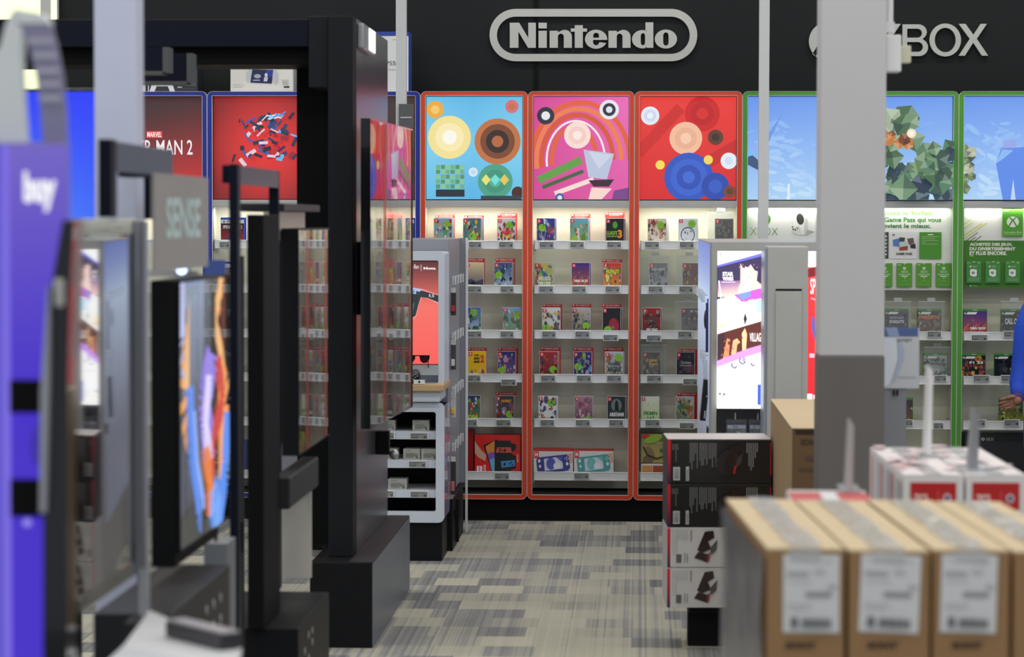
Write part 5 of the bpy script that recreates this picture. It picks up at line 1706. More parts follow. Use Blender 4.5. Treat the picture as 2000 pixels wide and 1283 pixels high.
# ================================================================ foreground TV cartons
YT = 4.6
ztop = at(1600, 1076, YT).z
fronts = [(1498, 1649), (1658, 1815), (1823, 1971), (1980, 2128)]
wh = ['leftmost', 'second from left', 'third from left', 'rightmost']
BACKT = 5.42
for k, (p0, p1) in enumerate(fronts):
    a, b = at(p0, 1180, YT), at(p1, 1180, YT)
    T = Thing('tv_carton', 'tall brown cardboard carton with white shipping label, %s of four in the foreground' % wh[k], 'box', 'brown cartons in the foreground')
    dx = -.012
    # slight sideways run of the row towards the back
    mb = MB(KRAFT)
    sh_ = -.045
    P = [(a.x, YT), (b.x, YT), (b.x + sh_, BACKT), (a.x + sh_, BACKT)]
    zt = ztop - .002 * (k % 2)
    mb.prism(P, 'z', .32, zt)
    T.part('carton', mb)
    tp = MB(KRAFT_LIT)
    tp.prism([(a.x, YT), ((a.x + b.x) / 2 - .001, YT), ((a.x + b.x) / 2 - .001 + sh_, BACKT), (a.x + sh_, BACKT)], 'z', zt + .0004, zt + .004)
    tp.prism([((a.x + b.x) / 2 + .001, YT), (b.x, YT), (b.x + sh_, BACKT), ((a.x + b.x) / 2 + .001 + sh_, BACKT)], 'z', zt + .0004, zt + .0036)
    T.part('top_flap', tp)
    mx = (a.x + b.x) / 2
    tm = MB(TAPE)
    t0 = .028
    n = 14
    pts = []
    R = random.Random(k)
    for i in range(n + 1):
        u = i / n
        y = YT + (BACKT - YT) * u
        x = mx + sh_ * u
        for sgn in (-1, 0, 1):
            pts.append((x + sgn * t0 + R.uniform(-.004, .004), y, zt + .0045 + R.uniform(0, .005)))
    F = []
    for i in range(n):
        for j in range(2):
            q = i * 3 + j
            F.append((q, q + 1, q + 4, q + 3))
    tm.add(pts, F)
    tm.add([(mx - t0, YT - .001, zt + .004), (mx + t0, YT - .001, zt + .004), (mx + t0 * .9, YT - .002, zt - .022), (mx - t0, YT - .002, zt - .018)], [(0, 1, 2, 3)])
    T.part('packing_tape', tm)
    # label
    if k < 3:
        lx = [(1530, 1639), (1680, 1796), (1838, 1946)][k]
        l0, l1 = at(lx[0], 1078, YT), at(lx[1], 1236, YT)
        A = Art((l0.x, YT - .001, l0.z - .004), (l1.x - l0.x, 0, 0), (0, 0, l1.z - l0.z + .004), (0, -1, 0), (0, 0, 115, 165), PRINT, None, eps=.0004)
        mid = Vector(((l0.x + l1.x) / 2, YT, (l0.z + l1.z) / 2))
        A.mb.T = Matrix.Translation(mid) @ Matrix.Rotation((0, .035, .02)[k], 4, 'Y') @ Matrix.Translation(-mid)
        A.rect(0, 0, 115, 165, (216, 218, 222))
        for x0, y0, x1, y1, c in ((10, 10, 70, 13, 190), (80, 12, 100, 15, 185), (8, 36, 52, 46, 176), (64, 30, 84, 40, 196), (10, 56, 60, 58, 190), (46, 78, 98, 88, 156), (92, 62, 108, 70, 184), (8, 104, 60, 107, 190), (10, 112, 50, 114, 194)):
            A.rect(x0, y0, x1, y1, (c, c, c + 4))
        A.rect(16, 132, 30, 154, (110, 112, 118))
        for q in range(15): A.rect(38 + q * 4, 134, 40.4 + q * 4 + (q % 3) * .6, 154, (96, 98, 104))
        T.part('shipping_label', A.mb)
    else:
        A = art_px(2000, 1090, 2090, 1230, YT - .001)
        A.rect(2040, 1100, 2090, 1230, (210, 212, 216))
        T.part('shipping_label', A.mb)
    A = art_px(p0, 1236, p1, 1282, YT - .001)
    A.text('SONY', p0 + 36, 1252, p0 + 98, 1267, (74, 54, 40), .06)
    T.part('box_lettering', A.mb)
    if k == 0:
        w_ = MB(WRAP)
        pts = []
        for i in range(9):
            for j in range(9):
                u, v = i / 8, j / 8
                pts.append((a.x - .004 + sh_ * u - .006 * math.sin(v * 9 + i) ** 2 - .002, YT + (BACKT - YT) * u, .33 + (zt - .34) * v))
        w_.add(pts, [(i * 9 + j, (i + 1) * 9 + j, (i + 1) * 9 + j + 1, i * 9 + j + 1) for i in range(8) for j in range(8)], smooth=True)
        T.part('stretch_film', w_)
    T.done()
solo('pallet_platform', MB(BLACK).box(at(1490, 0, YT).x - .06, at(2128, 0, YT).x, YT + .02, 7.1, 0, .318, bev=.006), 'low black platform carrying the foreground cartons', 'platform')

# red and white cartons behind
YW = 6.3
for k, (p0, p1) in enumerate(((1766, 1882), (1887, 2006))):
    a, b = at(p0, 928, YW), at(p1, 928, YW)
    zt = a.z
    T = Thing('tv_carton', 'white carton with red front panel and white lettering, %s one behind the brown cartons' % ('left', 'right')[k], 'box', 'red and white cartons')
    sh_ = -.015
    M = MB(PRINT, (226, 224, 224))
    M.prism([(a.x, YW), (b.x, YW), (b.x + sh_, 7.06), (a.x + sh_, 7.06)], 'z', .32, zt)
    T.part('carton', M)
    A = Art((a.x, YW - .001, zt), (b.x - a.x, 0, 0), (0, 0, .5 - zt), (0, -1, 0), (0, 0, 116, 116 * (zt - .5) / (b.x - a.x)), PRINT)
    A.rect(12, 14, 102, 66, (186, 26, 28))
    A.text('TCL', 20, 37, 50, 52, (236, 210, 206), .05)
    A.rect(66, 30, 67, 52, (226, 130, 126))
    A.el(84, 44, 8, 9, (206, 190, 206))
    A.el(84, 44, 4, 5, (90, 40, 80))
    T.part('front_print', A.mb)
    B = Art((a.x, YW, zt + .0005), (b.x - a.x, 0, 0), (sh_, .76, 0), (0, 0, 1), (0, 0, 10, 60), PRINT)
    B.rect(0.2, .4, 9.8, 59.6, (226, 216, 218))
    B.blobs(k + 3, [(214, 150, 156), (236, 232, 234), (200, 196, 212), (226, 196, 198)], 16, .1, .3)
    B.blobs(k + 9, [(226, 190, 196), (236, 228, 232)], 12, .1, .3)
    T.part('top_print', B.mb)
    C = Art((a.x - .0005 + sh_, 7.05, zt - .004), (-sh_, -.74, 0), (0, 0, -.4), (-1, 0, 0), (0, 0, 60, 40), PRINT)
    for q in range(9):
        C.rect(3 + q * 6.4, 1, 6 + q * 6.4, 30, ((226, 150, 150), (236, 236, 238), (200, 200, 210))[q % 3])
    T.part('side_print', C.mb)
    tm = MB(TAPE)
    mx = (a.x + b.x) / 2
    tm.add([(mx - .02, YW, zt + .003), (mx + .02, YW, zt + .003), (mx + .02 + sh_, 7.05, zt + .004), (mx - .02 + sh_, 7.05, zt + .004)], [(0, 1, 2, 3)])
    T.part('packing_tape', tm)
    T.done()
a, b = at(1550, 985, 5.52), at(1712, 985, 5.52)
T = Thing('tv_carton', 'lower red and white carton whose top shows behind the two left brown cartons', 'box', 'red and white cartons')
T.part('carton', MB(PRINT, (220, 214, 216)).box(a.x, b.x, 5.52, 5.8, .32, a.z, bev=.004))
B = Art((a.x, 5.525, a.z + .0005), (b.x - a.x, 0, 0), (0, .27, 0), (0, 0, 1), (0, 0, 20, 60), PRINT)
B.rect(.2, .2, 19.8, 59.8, (190, 66, 70))
B.rect(8, .2, 12, 59.8, (216, 214, 220))
B.rect(.2, 52, 19.8, 59.8, (222, 216, 218))
T.part('top_print', B.mb)
T.done()

# sign holders seen edge-on
for k, (px, y0, Yd, wpx, cc, zb) in enumerate(((1811, 725, 6.75, 11, WHITE, None), (1893, 808, 5.9, 20, MIDGREY, 1.0), (1656, 832, 5.75, 12, GREY, None))):
    q0, q1 = at(px, y0, Yd), at(px + wpx, y0, Yd)
    z0 = (at(1800, 928, 6.3).z if k == 0 else (at(1800, 928, 6.3).z if k == 1 else at(1600, 985, 5.52).z)) + .0025
    if k == 1: Yd = 6.36
    if k == 1: q0, q1 = at(px, y0, Yd), at(px + wpx, y0, Yd)
    T = Thing('sign_holder', ('tall thin white sign holder seen edge-on, beside the green upright', 'slanted grey sign holder seen edge-on, on the right white carton', 'short thin sign holder seen edge-on, in front of the column')[k], 'sign holder')
    T.part('card_sleeve', MB(cc).prism([(q0.x, z0 + .008), (q1.x - .002, z0 + .008), (q1.x, q0.z), (q0.x + (q1.x - q0.x) * .5, q0.z + .012)], 'y', Yd, Yd + (.1 if k != 1 else .06)))
    T.part('foot', MB(ACRYL).box(q0.x - .015, q1.x + .015, Yd - .01, Yd + .11, z0, z0 + .007))
    T.done()

# sign sheet by the column
T = Thing('paper_sign', 'white paper sign with blue header clipped on a grey stand right of the column', 'sign')
YS = 9.0
q0, q1 = at(1700, 640, YS), at(1795, 758, YS)
T.part('sheet', MB(PRINT, (196, 202, 212)).box(q0.x, q1.x, YS, YS + .003, q1.z, q0.z))
A = art_px(1700, 640, 1795, 758, YS - .0006)
A.rect(1700, 640, 1795, 758, (204, 208, 216))
A.rect(1700, 640, 1793, 657, (84, 106, 160))
A.poly([(1730, 640), (1752, 640), (1757, 657), (1736, 657)], (150, 170, 210))
A.poly([(1727, 660), (1750, 660), (1754, 700), (1738, 750), (1727, 756)], (226, 232, 246))
A.poly([(1756, 660), (1766, 680), (1766, 700), (1750, 740), (1742, 752), (1754, 710)], (178, 190, 220))
A.text('SATISFY', 1752, 661, 1782, 667, (120, 126, 136), .02)
A.rect(1754, 735, 1790, 737, (180, 184, 192))
T.part('sheet_print', A.mb)
T.part('stand_board', pb(1700, 758, 1769, 905, YS + .004, YS + .012, MIDGREY))
q = at(1744, 764, YS)
T.part('clip', MB(BLACK).box(q.x, q.x + .006, YS - .004, YS + .016, q.z - .014, q.z + .004).box(q.x + .012, q.x + .018, YS - .004, YS + .016, q.z - .014, q.z + .004))
T.part('stand_post', MB(MIDGREY).box(q.x - .05, q.x - .02, YS + .013, YS + .03, 0, q.z))
T.done()

# kraft cartons behind the column
Y1, Y2 = 9.2, 10.7
a, b = at(1548, 838, Y1), at(1746, 838, Y1)
T = Thing('tv_carton', 'big dull brown carton with a dark open seam, behind the wide column', 'box', 'brown cartons behind the column')
T.part('carton', MB(KRAFT_SHADE).box(a.x, b.x, Y1, Y2, 0.0, a.z, bev=.004).box(a.x - .0015, a.x - .0002, Y1 + .004, Y2, .0, a.z - .004, mat('lit_side_cardboard', (158, 132, 100), .8)))  # thin left sheet is paler: light on that side put into its colour
T.part('top_lid', MB(KRAFT_LIT).box(a.x - .003, b.x + .003, Y1 - .003, Y2 + .003, a.z + .001, a.z + .004))
T.part('dark_seam', MB(mat('dark_seam_strip', (54, 40, 34), .8)).box(a.x + .01, b.x - .01, Y1 - .002, Y1 - .0005, a.z - .017, a.z - .004))  # dark strip across the front just under the lid
A = art_px(1556, 850, 1740, 975, Y1 - .0012)
A.text('SONY', 1564, 857, 1602, 869, (84, 66, 50), .05)
T.part('box_lettering', A.mb)
for r_ in ((1574, 890, 1600, 900), (1560, 914, 1602, 920)):
    A = art_px(1556, 850, 1740, 975, Y1 - .0012)
    A.rect(*r_, (100, 78, 60))
    T.part('box_marking', A.mb)
T.done()
# ================================================================ sunglasses kiosk and its gondola
KY = 13.1
gxs = at(876, 600, 13.5).x
gtop = at(850, 467, 13.5).z
T = Thing('pegboard_gondola', 'tall grey pegboard unit with white end post behind the sunglasses display', 'display unit')
T.part('body', MB(MIDGREY).box(gxs - .9, gxs, 13.5, 14.36, .27, gtop, bev=.003))
e0, e1 = at(896, 600, 14.4), at(914, 600, 14.4)
T.part('end_board', MB(MIDGREY).box(gxs - .9, e1.x - .012, 14.365, 14.41, .27, gtop))
T.part('end_post', MB(WHITE).box(e1.x - .0115, e1.x, 14.36, 14.41, 0.0, gtop, bev=.002))
T.part('base', MB(BLACK).box(gxs - .9, e1.x - .02, 13.52, 14.34, 0, .265, bev=.004).box(gxs + .002, e1.x - .004, 13.75, 13.77, .02, .24))
T.part('base_recess', MB(GBLK).box(e1.x - .0195, e1.x - .016, 13.6, 13.95, .05, .2))
T.part('foot_cap', MB(ALU).box(e1.x - .07, e1.x - .022, 13.53, 13.75, .266, .275))
T.done()
for z_, lab in ((at(890, 542, 13.8).z, 'hook with white tag on top row of the grey pegboard side'), (at(890, 650, 13.8).z, 'hook with white tag on second row of the grey pegboard side'), (at(890, 754, 13.8).z, 'hook with white tag on third row of the grey pegboard side'), (at(890, 862, 13.8).z, 'hook with white tag on lowest row of the grey pegboard side')):
    hook_row(gxs, 1, [13.58, 13.78, 13.98, 14.18], z_, lab)
for k, (y0, y1, c, c2) in enumerate(((560, 616, (60, 52, 56), (190, 50, 60)), (662, 722, (70, 70, 76), (214, 214, 218)), (766, 815, (206, 206, 210), (230, 190, 60)), (890, 966, (56, 52, 60), (200, 110, 110)))):
    q, r_ = at(879, y0, 13.62), at(889, y1, 13.62)
    T = Thing('hanging_pack', 'small accessory pack hanging on pegboard side, %s of four from the top' % ('first', 'second', 'third', 'lowest')[k], 'package', 'packs hanging on the pegboard side')
    T.part('backing_card', MB(PRINT, c).box(gxs + .003, gxs + .03, 13.62, 13.624, r_.z, q.z))
    T.part('product', MB(PRINT, c2).box(gxs + .006, gxs + .024, 13.60, 13.619, r_.z + .02, r_.z + (q.z - r_.z) * .35, bev=.003))
    T.part('card_header', MB(PRINT, (226, 226, 228)).box(gxs + .004, gxs + .029, 13.6185, 13.6198, q.z - .03, q.z - .002))
    T.done()

kx1 = at(868, 600, KY).x
kx0 = kx1 - .62
T = Thing('sunglasses_display', 'white rounded display with coral backlit sunglasses poster and wooden ledge', 'display unit')
zt, zb = at(860, 491, KY).z, at(860, 752, KY).z
T.part('frame', MB(mat('glossy_white', (206, 214, 228), .3)).ring(kx0, kx1, zb, zt, .02, .03, KY, KY + .12, wt=.045, wb=.01, ri=.008))
T.part('rear_housing', MB(MATS['glossy_white']).box(kx0 + .004, kx1 - .004, KY + .121, KY + .39, zb, zt - .004, bev=.01))
s0, s1 = at(700, 510, KY + .03), at(857, 711, KY + .03)
lbk = T.part('light_box', MB(GBLK).box(s0.x, s1.x + .004, KY + .031, KY + .118, s1.z - .003, s0.z + .003))


def shades(A):
    A.grad(*A.b, lambda u, v: mixc((96, 50, 52), (250, 116, 104), min(1, v * 2.4)) if v < .42 else mixc((250, 116, 104), (255, 96, 92), (v - .42) * 1.7), 4, 16)
    A.text('Ray-Ban', 797, 516, 818, 527, (250, 240, 240), .0)
    A.rect(822, 516, 822.8, 529, (250, 240, 240))
    A.text('Meta', 827, 521, 851, 526, (250, 240, 240), .03)
    A.poly([(790, 560), (804, 561), (824, 564), (858, 576), (858, 594), (838, 584), (824, 580), (818, 596), (813, 618), (800, 628), (780, 630)], (250, 160, 160))
    A.poly([(780, 564), (824, 567), (858, 577), (858, 591), (836, 582), (822, 580), (817, 596), (812, 616), (798, 626), (780, 628)], (40, 50, 54))
    A.poly([(798, 562), (822, 564), (824, 566), (812, 574), (800, 572)], (170, 200, 236))
    A.el(806, 569, 4, 4, (110, 140, 190))
    A.el(815, 571, 3, 3, (60, 60, 90))
    A.poly([(798, 600), (810, 590), (806, 612), (798, 620)], (60, 110, 110))
    A.text('R.B', 838, 574, 848, 580, (230, 234, 236), .0)


A = art_front(s0.x, s1.x, s1.z, s0.z, KY + .0305, (700, 510, 857, 711), LIT)
shades(A)
T.part('poster', A.mb, lbk)
w0 = at(874, 752, KY - .06)
w1 = at(874, 765, KY - .06)
T.part('wood_ledge', MB(WOOD).box(kx0 - .01, kx1 + .002, KY - .06, KY + .39, w1.z, w1.z + .036, bev=.006))
zz0 = at(868, 786, KY).z
T.part('lower_box', MB(MATS['glossy_white']).box(kx0 + .02, kx1 - .02, KY - .03, KY + .38, zz0 + .003, w1.z - .001, bev=.006))
sh0 = at(830, 739, KY).z
T.part('inner_ledge', MB(ACRYL).box(s0.x, s1.x, KY - .02, KY + .029, at(830, 732, KY).z, at(830, 713, KY).z))
T.done()
T = Thing('sunglasses', 'dark red tinted sunglasses resting on the coral display ledge', 'sunglasses')
mb = MB(mat('red_tint_lens', (44, 14, 18), .1, coat=.8))
ly = KY - .03
for cx in (801, 829):
    c0 = at(cx, 701.5, ly)
    mb.prism([(c0.x + .026 * x, c0.z + .02 * z) for x, z in ((-1, .9), (1, 1), (.95, .1), (.5, -.85), (-.2, -1), (-.75, -.5))], 'y', ly, ly + .004)
T.part('lens', mb)
q0, q1 = at(792, 695, ly), at(838, 695, ly)
mb = MB(GBLK).box(q0.x, q1.x, ly - .002, ly + .006, q0.z - .001, q0.z + .004)
mb.cyl((q1.x - .002, ly + .004, q1.z), (q1.x - .01, ly + .012, q1.z - .012), .002, n=8)
mb.box(q0.x + .002, q0.x + .006, ly, ly + .006, at(0, 713, KY).z + .0, q0.z - .001)
mb.box(q1.x - .006, q1.x - .002, ly, ly + .006, at(0, 713, KY).z + .0, q0.z - .001)
T.part('frame', mb)
T.done()
T = Thing('sunglasses_case', 'small black patterned case with pale dots below the red sunglasses', 'case')
q = at(811, 737, KY - .05)
T.part('case_body', MB(GBLK).ell((q.x, KY - .035, w1.z + .036 + .037), .026, .022, .037).box(q.x - .02, q.x + .024, KY - .055, KY - .02, w1.z + .0365, w1.z + .052, bev=.004))
A = art_front(q.x - .02, q.x + .02, w1.z + .04, w1.z + .1, KY - .0585, (0, 0, 40, 60))
for x, y in ((10, 20), (22, 30), (31, 24), (14, 40), (28, 46), (20, 14)): A.el(x, y, 2.2, 2.2, (230, 230, 232))
T.part('dots', A.mb)
T.done()
T = Thing('alarm_puck', 'small white security puck with black dot on the wooden ledge', 'security device')
q = at(819, 745, KY - .055)
T.part('puck_body', MB(WHITE).box(q.x - .028, q.x + .028, KY - .0595, KY - .0585 + .0, w1.z + .037, w1.z + .058).box(q.x - .027, q.x + .027, KY - .058, KY - .0565, w1.z + .0371, w1.z + .057))
T.part('dot', MB(GBLK).cyl((q.x, KY - .0596, w1.z + .048), (q.x, KY - .062, w1.z + .048), .005))
T.done()

T = Thing('cabinet', 'white rounded cabinet with black shelves of small pale cartons', 'cabinet')
cb0, cb1 = at(868, 1021, KY).z, at(868, 787, KY).z
T.part('frame', MB(MATS['glossy_white']).ring(kx0, kx1, cb0, cb1, .03, .042, KY, KY + .03, wt=.045, wb=.055, ri=.012))
T.part('side_panel', MB(mat('pearl_side', (170, 164, 196), .2, coat=.5, var=.3, scale=5, stretch=(1, 1, 2))).box(kx1 - .008, kx1, KY + .031, KY + .38, cb0 + .02, cb1 - .02).box(kx0, kx0 + .008, KY + .031, KY + .38, cb0 + .02, cb1 - .02))
T.part('shell', MB(BLACK).box(kx0 + .01, kx1 - .01, KY + .37, KY + .38, cb0 + .02, cb1 - .02).box(kx0 + .01, kx1 - .009, KY + .031, KY + .369, cb1 - .03, cb1 - .02).box(kx0 + .01, kx1 - .009, KY + .031, KY + .369, cb0 + .02, cb0 + .03))
T.part('base', MB(BLACK).box(kx0 + .01, kx1 - .012, KY + .02, KY + .37, 0, cb0 - .001, bev=.003))
zsh = []
for y0, y1 in ((842, 858), (898, 914), (957, 972)):
    a, b = at(830, y0, KY + .04), at(830, y1, KY + .04)
    zsh.append(a.z)
    s = T.part('shelf', MB(WHITE).box(kx0 + .01, kx1 - .042, KY + .045, KY + .369, a.z - .008, a.z))
    T.part('shelf_lip', MB(MATS['glossy_white']).box(kx0 + .01, kx1 - .042, KY + .038, KY + .044, b.z, a.z), s)
T.done()
names_row = ['top', 'middle', 'bottom']
for r, lst in enumerate(([(750, 772), (806, 839)], [(750, 777), (788, 821), (823, 856)], [(758, 795)])):
    for k, (p0, p1) in enumerate(lst):
        a, b = at(p0, 0, KY + .06), at(p1, 0, KY + .06)
        T = Thing('small_carton', 'small pale grey carton on %s shelf of the white cabinet, %s' % (names_row[r], ('leftmost', 'middle', 'rightmost')[k] if len(lst) == 3 else ('left', 'right')[k] if len(lst) == 2 else 'alone'), 'box', 'small cartons in the white cabinet')
        h = (a.z - 0)
        T.part('carton', MB(mat('pale_carton', (170, 172, 166), .6)).box(a.x, b.x, KY + .06, KY + .16, zsh[r] + .0005, zsh[r] + .052, bev=.001))
        A = art_front(a.x, b.x, zsh[r] + .001, zsh[r] + .051, KY + .0595, (0, 0, 40, 26))
        for yy, w_ in ((3, 12), (10, 22), (13, 30), (20, 18)):
            A.rect(6, yy, 6 + w_, yy + 1.4, (120, 122, 118))
        A.text('TECHNOLOGIES', 5, 15.5, 34, 18.5, (90, 92, 88), .02)
        A.rect(31, 19, 35, 23, (80, 82, 80))
        T.part('carton_print', A.mb)
        T.done()
for r, lst in enumerate(([(748, 769, 845), (802, 835, 846)], [(799, 832, 901)], [(748, 768, 959), (802, 835, 960)])):
    for k, (p0, p1, y0) in enumerate(lst):
        price_tag(p0, p1, y0, y0 + 11, KY + .029, 'white-rimmed price tag on %s shelf of the white cabinet, %s' % (names_row[r], ('left', 'right')[k] if len(lst) == 2 else 'alone'), '399.99', grp='price tags in the white cabinet')

# ================================================================ tall black portal
PY0, PY1 = 10.6, 12.05
px1 = at(689, 500, PY0).x
ptop = at(689, 31, PY0).z
bz = at(727, 1099, 10.42).z
T = Thing('display_portal', 'tall black portal with crossbeam carrying a screen over the aisle edge', 'display frame')
T.part('pillar', MB(CHARC).box(at(641, 500, PY0).x, px1, PY0, PY0 + .12, bz, ptop, bev=.003))
T.part('side_wall', MB(SHEEN).box(px1 - .05, px1 + .002, PY0 + .121, PY1, bz, ptop - .001))
T.part('rear_panel', MB(SOFTBLK).box(at(580, 500, 11.0).x, at(645, 0, 11.0).x, 11.0, 11.1, bz, at(600, 95, 11).z))
q0, q1 = at(-200, 40, PY0 + .03), at(603, 91, PY0 + .03)
T.part('crossbeam', MB(NAVY).box(q0.x, q1.x, PY0 + .03, PY0 + .5, q1.z, q0.z, bev=.003).box(q0.x, q1.x, PY0 + .031, PY0 + .034, q0.z + .0, q0.z + .004, DARK))
q2 = at(603, 126, PY0 + .1)
T.part('lower_beam', MB(SOFTBLK).box(q0.x, q1.x, PY0 + .1, PY0 + .45, q2.z, q1.z - .001, bev=.003))
T.part('corner_block', MB(CHARC).box(q1.x + .001, at(640, 0, PY0).x, PY0 + .02, PY0 + .35, at(600, 170, PY0).z, at(600, 31, PY0).z, bev=.003))
T.done()
T = Thing('portal_base', 'long charcoal base block under the tall black portal', 'plinth')
bx1 = at(727, 1180, 10.42).x
bx0 = at(605, 1180, 10.42).x
T.part('base_block', MB(BLACK).box(bx0, bx1 - .0005, 10.42, 12.1, 0, bz - .0005, bev=.004))
T.part('side_cladding', MB(PLINTHSIDE).box(bx1 - .0003, bx1 + .003, 10.421, 12.1, .005, bz - .004))
T.part('top_cladding', MB(DARK).box(px1 + .003, bx1 + .002, 10.421, 12.1, bz - .0004, bz + .002))
T.done()
T = Thing('light_badge', 'small white glowing badge high on the portal side', 'sign')
q0 = at(697, 45, 10.75)
q1 = at(697, 95, 10.75)
T.part('badge_body', MB(ALU).box(px1 + .0025, px1 + .03, 10.75, 11.2, q1.z, q0.z, bev=.006))
T.part('glow_face', MB(LED).box(px1 + .0305, px1 + .032, 10.95, 11.19, q1.z + .008, q0.z - .006))
T.done()


def screen_unit(name_label, x0, y0, x1, y1, zb, zt, th, bow, mtl, bez=.012, thick_label=None, painter=None, pm=None, bezm=None):
    """upright screen whose face looks to +X; edge from (x0,y0) near to (x1,y1) far"""
    T = Thing('television', name_label, 'screen')
    n = 16
    d = Vector((x1 - x0, y1 - y0, 0))
    nr = Vector((d.y, -d.x, 0)).normalized()
    body = MB(bezm or GBLK)
    A_, B_ = Vector((x0, y0, 0)), Vector((x1, y1, 0))
    body.prism([(A_ - nr * th).xy[:], (B_ - nr * th).xy[:], (B_ - nr * .002).xy[:], (A_ - nr * .002).xy[:]], 'z', zb, zt)
    T.part('housing', body)
    g = MB(mtl)
    pts = []
    for i in range(n + 1):
        u = i / n
        p = A_ + d * (bez / d.length + u * (1 - 2 * bez / d.length))
        s = bow * (1 - (2 * u - 1) ** 2)
        for z in (zb + bez, (zb + zt) / 2, zt - bez):
            pts.append((p.x + nr.x * s, p.y + nr.y * s, z))
    g.add(pts, [(i * 3 + j, (i + 1) * 3 + j, (i + 1) * 3 + j + 1, i * 3 + j + 1) for i in range(n) for j in range(2)], smooth=True)
    gi = T.part('screen', g)
    fr = MB(bezm or GBLK)
    for (u0, u1, za, zb_) in ((0, bez, zb, zt), (d.length - bez, d.length, zb, zt), (bez, d.length - bez, zb, zb + bez), (bez, d.length - bez, zt - bez, zt)):
        p, q = A_ + d.normalized() * u0, A_ + d.normalized() * u1
        fr.prism([(p - nr * .0015).xy[:], (q - nr * .0015).xy[:], (q + nr * .003).xy[:], (p + nr * .003).xy[:]], 'z', za, zb_)
    T.part('bezel', fr)
    if painter:
        o = A_ + d * (bez / d.length) + nr * .0008
        A = Art((o.x, o.y, zt - bez), d * (1 - 2 * bez / d.length), (0, 0, -(zt - zb - 2 * bez)), nr, (0, 0, 100, 100), pm or LIT, None, eps=.0005)
        painter(A)
        T.part('picture', A.mb, gi)
    return T


pa, pbb = at(722, 534, 10.26), at(804, 525, 11.2)
zt = at(725, 231, 10.26).z
zb = at(720, 838, 10.26).z
T = screen_unit('big dark glossy screen on the black portal, mirroring the bright wall shelves', pa.x, 10.26, pa.x + 1.24 * math.sin(math.radians(2.7)), 10.26 + 1.24, zb, zt, .035, .012, GLASSY, bez=.006)
T.part('wall_mount', MB(BLACK).box(px1 + .0035, px1 + .05, 10.9, 11.3, 1.3, 1.6))
T.done()
T = Thing('wall_bracket', 'short black hinge bracket with a metal knob under the big glossy screen', 'bracket')
q0, q1 = at(744, 842, 11.5), at(753, 888, 11.5)
T.part('plate', MB(BLACK).box(px1 + .003, px1 + .06, 11.5, 11.56, q1.z, q0.z, bev=.003))
T.part('knob', MB(ALU).ell((px1 + .08, 11.53, at(0, 884, 11.5).z), .022, .018, .022))
T.done()

# ================================================================ row of screen stands along the left of the aisle
XA = -1.084


def edge_z(py, Y):
    return at(500, py, Y).z


# stand nearest the portal (fourth)
T = Thing('screen_stand', 'dark stand with cream top panel and holed base, just in front of the black portal', 'stand')
z0 = edge_z(397, 8.0)
T.part('top_bar', MB(DARK).box(XA - .14, XA + .01, 8.0, 8.9, z0 - .024, z0, bev=.003))
T.part('back_panel', MB(mat('cream_laminate', (196, 186, 170), .3)).box(-1.135, -1.118, 8.0, 8.85, edge_z(470, 8.0), z0 - .025))
T.part('lit_floor_panel', MB(mat('lit_floor_tone', (176, 173, 168), .5)).box(XA - .14, XA + .004, 8.7, 8.72, .51, .81))  # pale panel added to stand for the lit floor seen past the stand
T.part('upper_panel', MB(mat('dark_taupe', (74, 72, 70), .4)).box(XA - .14, XA - .06, 8.7, 8.72, .951, edge_z(470, 8.0)))
bt = .507
T.part('base', MB(BLACK).box(-1.32, -.985, 7.63, 8.4, 0, bt, bev=.004))
hl = MB(ALU)
for i in range(4):
    for j in range(3):
        if (i + j) % 4 == 3: continue
        y = 7.78 + j * .09
        z = .35 + i * .034
        hl.cyl((-.9849, y, z), (-.9835, y, z), .011, n=10)
T.part('speaker_hole', hl)
T.part('soundbar_bracket', MB(DARK).box(-1.11, -1.055, 7.98, 8.7, .815, .912, bev=.006))
T.part('post', MB(CHARC).box(-1.2, -1.15, 8.45, 8.5, bt, z0 - .0245))
T.done()


def ribbons(cols, seed, base=None):
    def f(A):
        R = random.Random(seed)
        if base: A.grad(0, 0, 100, 100, base, 4, 8)
        for c, pts, w in cols:
            A.k += 1
            P = []
            n = 24
            for i in range(n + 1):
                t = i / n * (len(pts) - 1)
                j = min(int(t), len(pts) - 2)
                u = t - j
                u = u * u * (3 - 2 * u)
                P.append((pts[j][0] + (pts[j + 1][0] - pts[j][0]) * u, pts[j][1] + (pts[j + 1][1] - pts[j][1]) * (t - j)))
            A.k -= 1
            A.path(P, w, c)
    return f


s8 = screen_unit('glossy screen with thin pink ribbon picture, left of the black portal', -1.062, 8.23, -1.062, 9.05, edge_z(890, 8.23), edge_z(446, 8.23), .05, .006, GLASSY, bez=.006, bezm=BLACK,
                 painter=ribbons([((226, 90, 110), [(50, 24), (38, 45), (30, 62), (44, 90), (52, 100)], 9), ((236, 120, 150), [(90, 0), (78, 30), (64, 45), (80, 60), (88, 80), (84, 96)], 5), ((220, 70, 60), [(64, 40), (56, 55), (70, 72), (66, 84)], 12), ((236, 150, 160), [(30, 40), (46, 60), (36, 80), (40, 92)], 4), ((226, 150, 90), [(60, 42), (58, 60), (64, 80)], 3)], 1))
s8.done()

